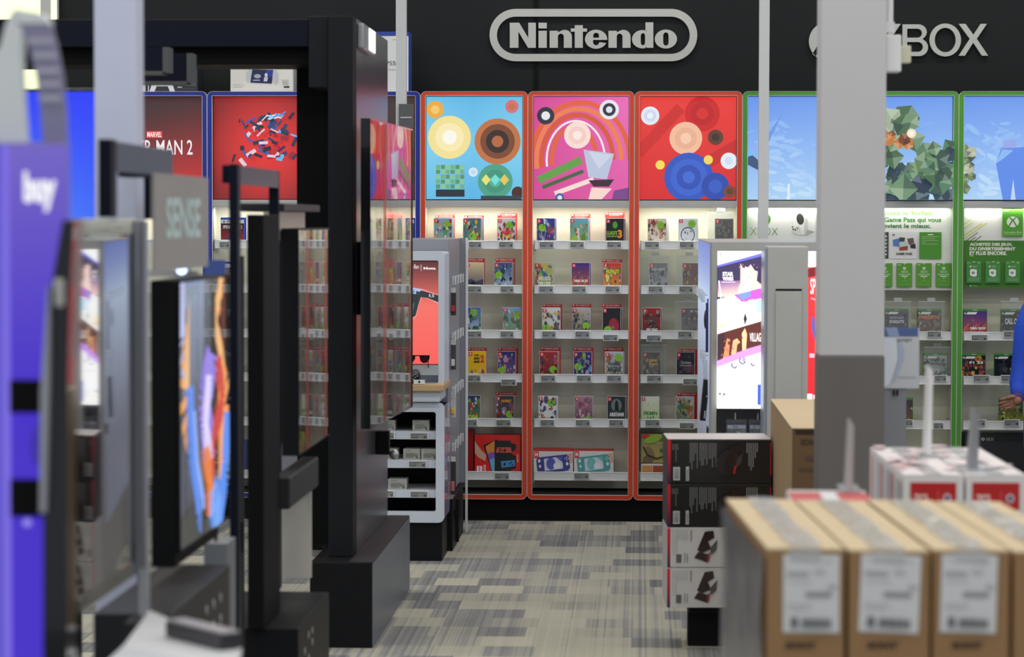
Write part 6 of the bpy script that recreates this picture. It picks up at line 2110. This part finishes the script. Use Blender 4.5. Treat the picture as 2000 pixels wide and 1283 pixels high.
# empty black frame stand (third)
T = Thing('frame_stand', 'open black metal frame stand with wide grey top bar, in front of the red poster', 'stand')
z0 = edge_z(320, 7.0)
T.part('post', MB(NAVY).box(at(446, 0, 7.0).x, at(463, 0, 7.0).x, 7.0, 7.06, 0, z0, bev=.003))
T.part('post', MB(NAVY).box(XA - .03, XA, 7.95, 7.975, .508, z0, bev=.003))
T.part('top_bar', MB(mat('satin_grey_bar', (66, 68, 72), .35)).box(XA - .004, XA, 7.061, 7.949, z0 - .052, z0 - .001).box(XA - .03, XA - .005, 7.061, 7.949, z0 - .05, z0 - .002, NAVY))
T.part('slab', MB(SOFTBLK).box(at(481, 0, 7.6).x, at(543, 0, 7.92).x, 7.6, 7.92, 0.508, edge_z(419, 7.6), bev=.004))
T.part('inner_rail', MB(DARK).box(at(466, 0, 7.5).x, at(473, 0, 7.5).x, 7.5, 7.53, .02, edge_z(500, 7.5)).box(at(463, 0, 7.05).x, at(472, 0, 7.05).x, 7.065, 7.09, at(0, 1080, 7).z, at(0, 1020, 7).z, BLACK))
T.done()

# second stand
T = Thing('screen_stand', 'black stand with grey lettered header panel at the left, holding a ribbon picture screen', 'stand')
z0 = edge_z(272, 5.32)
T.part('post', MB(NAVY).box(at(190, 0, 5.3).x, at(216, 0, 5.3).x, 5.3, 5.36, edge_z(425, 5.3), z0, bev=.003))
T.part('top_bar', MB(mat('blue_grey_bar', (78, 88, 102), .4)).box(XA - .012, XA + .004, 5.361, 6.12, z0 - .062, z0 - .001).box(XA - .1, XA - .0125, 6.0, 6.13, z0 - .065, z0 - .002, NAVY))
T.part('rear_block', pb(240, 331, 293, 428, 6.36, 6.42, NAVY))
T.part('body', MB(SOFTBLK).box(at(291, 0, 5.98).x, -1.052, 5.98, 6.6, edge_z(1110, 5.98), edge_z(548, 5.98), bev=.004))
T.part('pedestal', MB(DARK).box(-1.15, -.985, 5.54, 6.35, 0, .86, bev=.004))
hl = MB(ALU)
for i in range(3):
    for j in range(3):
        hl.cyl((-.9849, 6.0 + j * .1, .8 - i * .05 + .0), (-.983, 6.0 + j * .1, .8 - i * .05), .012, n=10)
T.part('speaker_hole', hl)
T.done()
A = Art((-1.05 + .0, 5.72, edge_z(337, 5.72)), (0, .72, 0), (0, 0, edge_z(532, 5.72) - edge_z(337, 5.72)), (1, 0, 0), (0, 0, 110, 190), PRINT)
T = Thing('lettered_sign', 'grey header panel with pale blue tall lettering above the ribbon picture screen', 'sign')
T.part('panel', MB(mat('warm_grey_panel', (150, 146, 142), .4)).box(-1.056, -1.0505, 5.72, 6.44, edge_z(532, 5.72), edge_z(337, 5.72)))
A.text('SENSE', 22, 45, 92, 128, (190, 214, 214), .03)
T.part('panel_lettering', A.mb)
T.done()
s6 = screen_unit('screen showing orange and blue ribbon shapes, second stand on the left', -1.045, 5.99, -1.045, 6.71, edge_z(1082, 5.99), edge_z(548, 5.99), .006, .004, GLASSY, bez=.006, bezm=BLACK,
                 painter=ribbons([((190, 196, 240), [(8, 0), (14, 20), (28, 34)], 34), ((236, 168, 104), [(34, 0), (26, 22), (16, 42), (30, 66), (50, 92)], 30), ((240, 190, 130), [(24, 0), (18, 22), (12, 40)], 10), ((244, 160, 84), [(76, 0), (60, 18), (78, 38), (92, 54), (76, 78), (58, 94)], 24), ((248, 190, 120), [(84, 0), (70, 16), (86, 36)], 8), ((96, 144, 240), [(18, 40), (22, 62), (36, 90), (56, 100)], 12), ((150, 180, 250), [(26, 50), (30, 66), (44, 90)], 5), ((86, 146, 246), [(96, 56), (90, 78), (76, 100)], 16), ((150, 130, 230), [(62, 30), (46, 48), (58, 72)], 22), ((206, 60, 50), [(76, 32), (84, 50), (62, 66), (60, 80)], 10), ((226, 216, 252), [(54, 38), (46, 58), (56, 72)], 12), ((236, 130, 60), [(46, 66), (56, 80), (58, 94)], 12), ((120, 170, 250), [(60, 84), (66, 92), (74, 100)], 20)], 2))
s6.done()
solo('display_board', MB(mat('blue_grey_laminate', (112, 116, 124), .4)).box(at(395, 0, 6.8).x, at(441, 0, 6.8).x, 6.8, 6.95, 0, at(0, 1058, 6.8).z, bev=.003), 'plain blue-grey upright board between the two left screens', 'panel')
T = Thing('shelf_card', 'small plain blue card left of the open black frame', 'card')
T.part('card', pb(399, 508, 440, 546, 6.85, 6.86, mat('blue_card', (66, 90, 160), .5)))
q = at(420, 546, 6.85)
T.part('stem', MB(DARK).box(q.x - .004, q.x + .004, 6.851, 6.859, at(0, 1058, 6.8).z + .001, q.z))
T.done()
T = Thing('reflection_spot', 'small added glow standing for a round reflection under the grey header panel', 'reflection')  # glowing dot added in place of a spot reflection
q = at(355, 526, 6.5)
T.part('glow_backing', MB(ALU).cyl((q.x, 6.56, q.z), (q.x, 6.5, q.z), .012, .016))
T.part('glow_face_dot', MB(emis('blue_white_glint', (190, 215, 255), 2.5)).cyl((q.x, 6.499, q.z), (q.x, 6.495, q.z), .013))
T.part('arm', MB(GREY).box(q.x - .11, q.x + .03, 6.561, 6.575, q.z - .02, q.z - .004))
T.done()

# first stand with large reflecting screen
s5 = screen_unit('large dark screen in silver-edged frame at the left, reflecting the aisle', -1.045, 4.68, -1.045, 5.47, .955, edge_z(428, 4.68), .05, .004, GLASSK, bez=.03, bezm=GBLK)
s5.done()
T = Thing('screen_edge_post', 'slim silver upright at the far edge of the large left screen', 'post')
T.part('post', MB(ALU).box(at(270, 0, 5.52).x, at(288, 0, 5.52).x, 5.5, 5.53, .78, edge_z(430, 5.5), bev=.003))
T.part('foot', MB(ALU).box(-1.1, -.985, 4.72, 5.53, .76, .78, bev=.004))
T.done()
solo('screen_pedestal', MB(DARK).box(-1.35, -.99, 4.7, 5.4, 0, .7595, bev=.004), 'dark grey pedestal under the large left screen', 'plinth')

# leaflet table
ztab = .95
T = Thing('leaflet_shelf', 'white tilted leaflet board at the bottom left corner', 'board')
c = [atZ(x, y, ztab) for x, y in ((292, 1192), (472, 1266), (440, 1330), (130, 1310))]
c = [atZ(x, y, ztab) for x, y in ((292, 1192), (472, 1266), (430, 1400), (190, 1330))]
T.part('board', MB(mat('white_laminate', (214, 216, 220), .4)).prism([(p.x, p.y) for p in c][::-1], 'z', ztab - .012, ztab))
c2 = [atZ(x, y, ztab + .001) for x, y in ((240, 1262), (420, 1300), (400, 1360), (200, 1300))]
T.part('printed_leaflet', MB(PRINT, (196, 200, 208)).prism([(p.x, p.y) for p in c2][::-1], 'z', ztab + .0003, ztab + .0015))
T.part('bracket_leg', MB(DARK).box(-.96, -.92, 4.9, 5.0, 0, ztab - .0125))
T.done()
T = Thing('handset', 'dark handset with pale top lying on the white board, bottom left', 'handset')
p0, p1 = atZ(330, 1222, ztab + .02), atZ(437, 1248, ztab + .02)
dv = (p1 - p0)
nrm = Vector((-dv.y, dv.x, 0)).normalized() * .035
T.part('handset_body', MB(mat('dark_plastic', (50, 48, 54), .3)).prism([(p0 - nrm * .2).xy[:], (p1 - nrm * .2).xy[:], (p1 + nrm).xy[:], (p0 + nrm).xy[:]], 'z', ztab + .002, ztab + .028))
T.part('top_cover', MB(mat('pale_plastic', (170, 168, 172), .3)).prism([(p0 - nrm * .1).xy[:], (p1 - nrm * .1).xy[:], (p1 + nrm * .9).xy[:], (p0 + nrm * .9).xy[:]], 'z', ztab + .0285, ztab + .032))
T.done()

# blue screen behind
T = Thing('television', 'screen showing plain bright blue, upper left behind the blurred pole', 'screen')
q0, q1 = at(15, 173, 7.3), at(216, 470, 7.3)
T.part('housing', MB(GBLK).box(q0.x, q1.x, 7.3, 7.35, q1.z, q0.z, bev=.003))
A = art_px(18, 179, 211, 462, 7.2995, LIT)
A.grad(*A.b, lambda u, v: mixc((28, 52, 250), (76, 140, 250), min(1, v * .9 * (1.3 - u * .6))), 6, 8)
T.part('picture', A.mb)
T.part('stand', MB(BLACK).box((q0.x + q1.x) / 2 - .05, (q0.x + q1.x) / 2 + .05, 7.31, 7.34, 0, q1.z - .001))
T.done()

# purple kiosk at the left edge
T = Thing('kiosk', 'glowing violet kiosk with blurred white word at the left edge', 'kiosk')
q0, q1 = at(-70, 278, 4.0), at(134, 1300, 4.0)
T.part('housing', MB(mat('violet_grey_plastic', (120, 110, 180), .3)).box(q0.x, q1.x, 4.0, 4.03, .0, q0.z, bev=.004))
A = art_px(-66, 284, 133, 1290, 3.9995, LIT)
A.grad(*A.b, lambda u, v: mixc((112, 96, 196), (66, 40, 200), min(1, v * 2.2)), 3, 10)
A.rect(-66, 284, 18, 1290, (122, 104, 226))
A.rect(-66, 284, 3, 1290, (90, 80, 200))
A.text('buy', 46, 334, 110, 412, (248, 248, 255), .06)
A.el(84, 860, 26, 50, (50, 34, 160), 10)
A.el(50, 1018, 9, 8, (150, 140, 240))
T.part('picture', A.mb)
for ya, yb in ((742, 806), (936, 1008)):
    T.part('black_band', MB(SOFTBLK).box(at(16, 0, 3.99).x, at(100, 0, 3.99).x, 3.985, 3.9985, at(0, yb, 3.99).z, at(0, ya, 3.99).z))
T.done()
T = Thing('side_mast', 'slanted blurred black mast with painted-on highlight beside the violet kiosk', 'post')
pts = [(122, 430), (146, 430), (138, 560), (134, 700), (132, 900), (132, 1290), (84, 1290), (84, 900), (88, 700), (100, 560)]
T.part('mast', MB(GBLK).prism([(at(x, y, 3.9).x, at(x, y, 3.9).z) for x, y in pts], 'y', 3.9, 3.96))
T.part('highlight_strip', MB(ALU).prism([(at(x, y, 3.89).x, at(x, y, 3.89).z) for x, y in ((96, 560), (100, 560), (98, 760), (92, 1000), (80, 1000), (82, 760))], 'y', 3.88, 3.8995))  # bright strip added as the highlight on the gloss black mast
T.part('foot', MB(GBLK).box(at(84, 0, 3.9).x, at(132, 0, 3.9).x, 3.9, 3.96, 0, at(84, 1290, 3.9).z - .001))
T.part('grey_button', MB(GREY).box(at(96, 0, 3.87).x, at(116, 0, 3.87).x, 3.885, 3.8995, at(0, 600, 3.87).z, at(0, 545, 3.87).z, bev=.004))
T.done()

# curved hanging sign on the kiosk
T = Thing('curved_sign', 'tall curved pale grey sign with a lettered strip, top left corner', 'sign')
Y3 = 4.03
kz = q0.z
pale = mat('pale_grey_sign', (222, 228, 232), .4)
pts = [(-30, 284), (50, 284), (44, 200), (40, 120), (44, 60), (30, 38), (22, 24), (10, 50), (0, 90), (-30, 130)]
T.part('sign_body', MB(pale).prism([(at(x, y, Y3).x, at(x, y, Y3).z) for x, y in pts], 'y', Y3, Y3 + .03))
T.part('top_cap', MB(pale).prism([(at(x, y, Y3).x, at(x, y, Y3).z) for x, y in ((24, 16), (80, 26), (98, 46), (40, 46), (30, 37))], 'y', Y3 + .001, Y3 + .03))
st = [(38, 47), (98, 47), (110, 90), (122, 150), (129, 220), (131, 284), (83, 284), (78, 220), (70, 150), (56, 90)]
T.part('letter_strip', MB(mat('violet_grey_strip', (140, 138, 170), .35)).prism([(at(x, y, Y3).x, at(x, y, Y3).z) for x, y in st], 'y', Y3 + .002, Y3 + .012))
A = art_px(30, 40, 135, 284, Y3 + .0015)
for k, (x0, x1, y) in enumerate(((54, 104, 74), (64, 112, 103), (70, 116, 133), (76, 118, 158), (78, 120, 186))):
    A.rect(x0, y, x1, y + 12, (176, 176, 200))
    A.rect(x0 + 4, y + 4, x1 - 4, y + 6, (206, 206, 222))
T.part('strip_lettering', A.mb)
T.done()

# lit yellow panel high on the back wall
T = Thing('wall_light', 'bright yellow-green lit panels high on the back wall, top left corner', 'light panel')
YELL = emis('yellow_lit_glass', (232, 246, 150), .92)
q0, q1 = at(-200, -60, WY - .03), at(80, 176, WY - .03)
T.part('lit_face', MB(YELL).box(q0.x, q1.x, WY - .03, WY - .005, q1.z, q0.z))
q2, q3 = at(99, -60, WY - .03), at(111, 41, WY - .03)
T.part('lit_face', MB(YELL).box(q2.x, q3.x, WY - .03, WY - .005, q3.z, q2.z))
T.part('mullion', MB(GREY).box(q1.x + .001, q2.x - .001, WY - .035, WY - .004, at(0, 60, WY).z, q0.z).box(q3.x + .001, q3.x + .008, WY - .035, WY - .004, at(0, 60, WY).z, q0.z))
T.done()

# hanging soffit boxes near the left pole
T = Thing('soffit_box', 'dark navy stepped boxes with grey edges hanging right of the blurred pole', 'housing')
for (x0, x1, y0, y1, Yd) in ((200, 317, 92, 138, 9.2), (200, 364, 104, 158, 9.6)):
    T.part('navy_face', pb(x0, y0, x1, y1, Yd, Yd + .02, NAVY))
    q0, q1 = at(x0, y0, Yd), at(x1, y1, Yd)
    T.part('hanger', MB(BLACK).box(q0.x + .1, q0.x + .11, Yd + .1, Yd + .11, q0.z, 4.44))
    T.part('edge_profile', MB(mat('dim_grey_profile', (78, 80, 84), .5)).box(q0.x, q1.x, Yd, Yd + .09, q1.z - .012, q1.z - .001).box(q1.x + .001, q1.x + .022, Yd, Yd + .09, q1.z - .005, q0.z))
T.done()
T = Thing('hanging_sign', 'small dark tilted sign hanging at the foot of the slim pole, above the glossy screen', 'sign')
T.part('board', pb(779, 203, 806, 250, 14.47, 14.498, mat('dim_sign_grey', (90, 90, 94), .5)))
T.part('header_print', pb(782, 228, 804, 231, 14.465, 14.4695, GREY))
T.done()
# ================================================================ person at the right edge
PYD = 14.15
SKIN = mat('skin', (150, 106, 88), .5)
JACK = mat('blue_jacket_cloth', (28, 72, 196), .75, bump=.2, bscale=60)
TROU = mat('dark_trousers_cloth', (30, 32, 40), .8)
HAIR = mat('dark_hair', (32, 26, 24), .7)
SHOE = mat('black_shoe', (24, 24, 26), .4)
PURP = mat('purple_cuff_cloth', (72, 56, 120), .8)


def tube(mb, pts, rad, m=None, n=14, cap=True, sq=1.0):
    P = [Vector(p) for p in pts]
    rings = []
    up = Vector((0, 0, 1))
    for i, p in enumerate(P):
        d = (P[min(i + 1, len(P) - 1)] - P[max(i - 1, 0)]).normalized()
        u = d.cross(Vector((0, 1, 0)))
        if u.length < .1: u = d.cross(Vector((1, 0, 0)))
        u.normalize()
        v = d.cross(u).normalized()
        r = rad[i]
        rx, ry = r if isinstance(r, tuple) else (r, r * sq)
        rings.append([p + u * rx * math.cos(2 * math.pi * k / n) + v * ry * math.sin(2 * math.pi * k / n) for k in range(n)])
    pts_ = [q for r in rings for q in r]
    F = []
    for i in range(len(P) - 1):
        for k in range(n):
            a, b = i * n + k, i * n + (k + 1) % n
            F.append((a, b, b + n, a + n))
    if cap:
        F.append(tuple(range(n))[::-1])
        F.append(tuple(range(len(pts_) - n, len(pts_))))
    mb.add(pts_, F, m, smooth=True)


ox = at(2072, 600, PYD).x
h0 = at(1966, 788, PYD)
T = Thing('person', 'person in a blue jacket at the right edge, one hand reaching to a low shelf', 'person')
bd = MB(SKIN)
S = lambda x, y, z: (ox + x, PYD + y, z)
# continuous body: legs -> torso -> neck -> head by skin-like tubes merged into one mesh
tube(bd, [S(0, 0, .80), S(0, 0, .95), S(0, .0, 1.1), S(0, .0, 1.26), S(0, 0, 1.33), S(0, -.01, 1.37), S(0, -.02, 1.42)], [(.15, .1), (.13, .09), (.15, .1), (.17, .1), (.1, .07), (.055, .055), (.055, .055)])
tube(bd, [S(0, -.02, 1.40), S(0, -.03, 1.44), S(0, -.03, 1.5), S(0, -.03, 1.56), S(0, -.03, 1.6), S(0, -.03, 1.625)], [(.05, .06), (.066, .085), (.076, .095), (.074, .092), (.055, .07), (.02, .03)])
bd.ell(S(0, -.125, 1.5), .013, .018, .02)
bd.ell(S(.078, -.02, 1.5), .012, .02, .03)
bd.ell(S(-.078, -.02, 1.5), .012, .02, .03)
for sx_ in (-1, 1):
    tube(bd, [S(sx_ * .08, 0, .82), S(sx_ * .085, 0, .6), S(sx_ * .09, -.01, .45), S(sx_ * .09, .01, .3), S(sx_ * .09, .02, .09)], [.085, .075, .055, .052, .036])
sh = Vector(S(-.17, 0, 1.27))
el_ = Vector((at(1990, 0, PYD).x + .02, PYD - .05, at(0, 740, PYD).z))
wr = Vector((h0.x + .034, PYD - .16, h0.z + .028))
tube(bd, [sh, sh.lerp(el_, .5), el_, el_.lerp(wr, .5), wr, wr + Vector((-.022, 0, -.004))], [.03, .03, .03, .03, .024, .026])
sh2 = Vector(S(.17, 0, 1.27))
tube(bd, [sh2, S(.22, 0, 1.0), S(.22, -.08, .78), S(.215, -.12, .74)], [.05, .042, .028, .026])
# hand: palm, four curled fingers and a thumb, as one surface with the forearm
palm = wr + Vector((-.02, 0, -.006))
bd.ell(wr + Vector((-.03, 0, -.012)), .026, .018, .036, nu=14, nv=8)
R4 = [(-.042, .010, -.088, .002, .0088), (-.046, -.006, -.094, -.020, .009), (-.046, -.022, -.088, -.038, .0088), (-.040, -.038, -.070, -.054, .0078)]
for k, (x1, z1_, x2, z2_, r) in enumerate(R4):
    p0 = wr + Vector((-.026, -.004, z1_ + .004))
    p1 = wr + Vector((x1 - .012, -.01, z1_))
    p2 = wr + Vector(((x1 + x2) / 2 - .008, -.008, (z1_ + z2_) / 2))
    p3 = wr + Vector((x2, .006, z2_))
    tube(bd, [p0, p1, p2, p3, p3 + Vector((-.003, .006, -.004))], [r * 1.05, r, r * .92, r * .8, r * .4], n=10)
tube(bd, [wr + Vector((-.01, -.006, .016)), wr + Vector((-.03, -.022, .022)), wr + Vector((-.05, -.026, .016)), wr + Vector((-.06, -.022, .008))], [.011, .0105, .009, .006], n=10)
bd.ell(Vector(S(.213, -.135, .71)), .03, .018, .045)
for k in range(4):
    tube(bd, [S(.19 + k * .015, -.135, .68), S(.19 + k * .015, -.145, .64), S(.19 + k * .015, -.135, .61)], [.009, .0085, .006], n=8)
tube(bd, [S(.19, -.14, .72), S(.175, -.155, .69), S(.18, -.16, .665)], [.01, .009, .006], n=8)
T.part('body', bd)
jk = MB(JACK)
tube(jk, [S(0, 0, .50), S(0, 0, .6), S(0, 0, .8), S(0, 0, 1.0), S(0, 0, 1.15), S(0, 0, 1.27), S(0, 0, 1.34), S(0, -.01, 1.39)], [(.19, .15), (.19, .15), (.185, .145), (.18, .14), (.2, .14), (.2, .12), (.12, .09), (.07, .075)], cap=False)
jk2 = Vector((at(1982, 0, PYD).x + .07, el_.y, el_.z))
tube(jk, [sh + Vector((.05, 0, 0)), sh.lerp(el_, .35), sh.lerp(el_, .7), el_ + Vector((-.004, 0, 0)), el_.lerp(wr, .4), el_.lerp(wr, .8)], [.07, .062, .056, .054, .046, .036])
tube(jk, [sh2 + Vector((-.03, 0, .02)), S(.215, 0, 1.12), S(.23, 0, 1.0), S(.225, -.06, .84), S(.22, -.08, .77)], [.085, .07, .065, .05, .045])
T.part('jacket', jk)
cf = MB(PURP)
tube(cf, [el_.lerp(wr, .78), el_.lerp(wr, .98)], [.034, .03])
T.part('cuff', cf)
tr = MB(TROU)
for sx_ in (-1, 1):
    tube(tr, [S(sx_ * .08, 0, .72), S(sx_ * .085, 0, .6), S(sx_ * .09, -.01, .45), S(sx_ * .09, .01, .3), S(sx_ * .09, .02, .07)], [.1, .092, .075, .068, .06])
T.part('trousers', tr)
for sx_ in (-1, 1):
    T.part('shoe', MB(SHOE).box(ox + sx_ * .09 - .045, ox + sx_ * .09 + .045, PYD - .16, PYD + .09, 0, .075, bev=.025))
for sx_ in (-1, 1):
    T.part('eye', MB(mat('eye_dark', (30, 24, 22), .2)).ell(S(sx_ * .03, -.122, 1.53), .009, .006, .006))
T.part('mouth', MB(mat('lip', (120, 66, 60), .5)).ell(S(0, -.112, 1.462), .024, .008, .006))
hr = MB(HAIR)
hr.ell(S(0, .0, 1.54), .088, .1, .1)
T.part('hair', hr)
T.done()
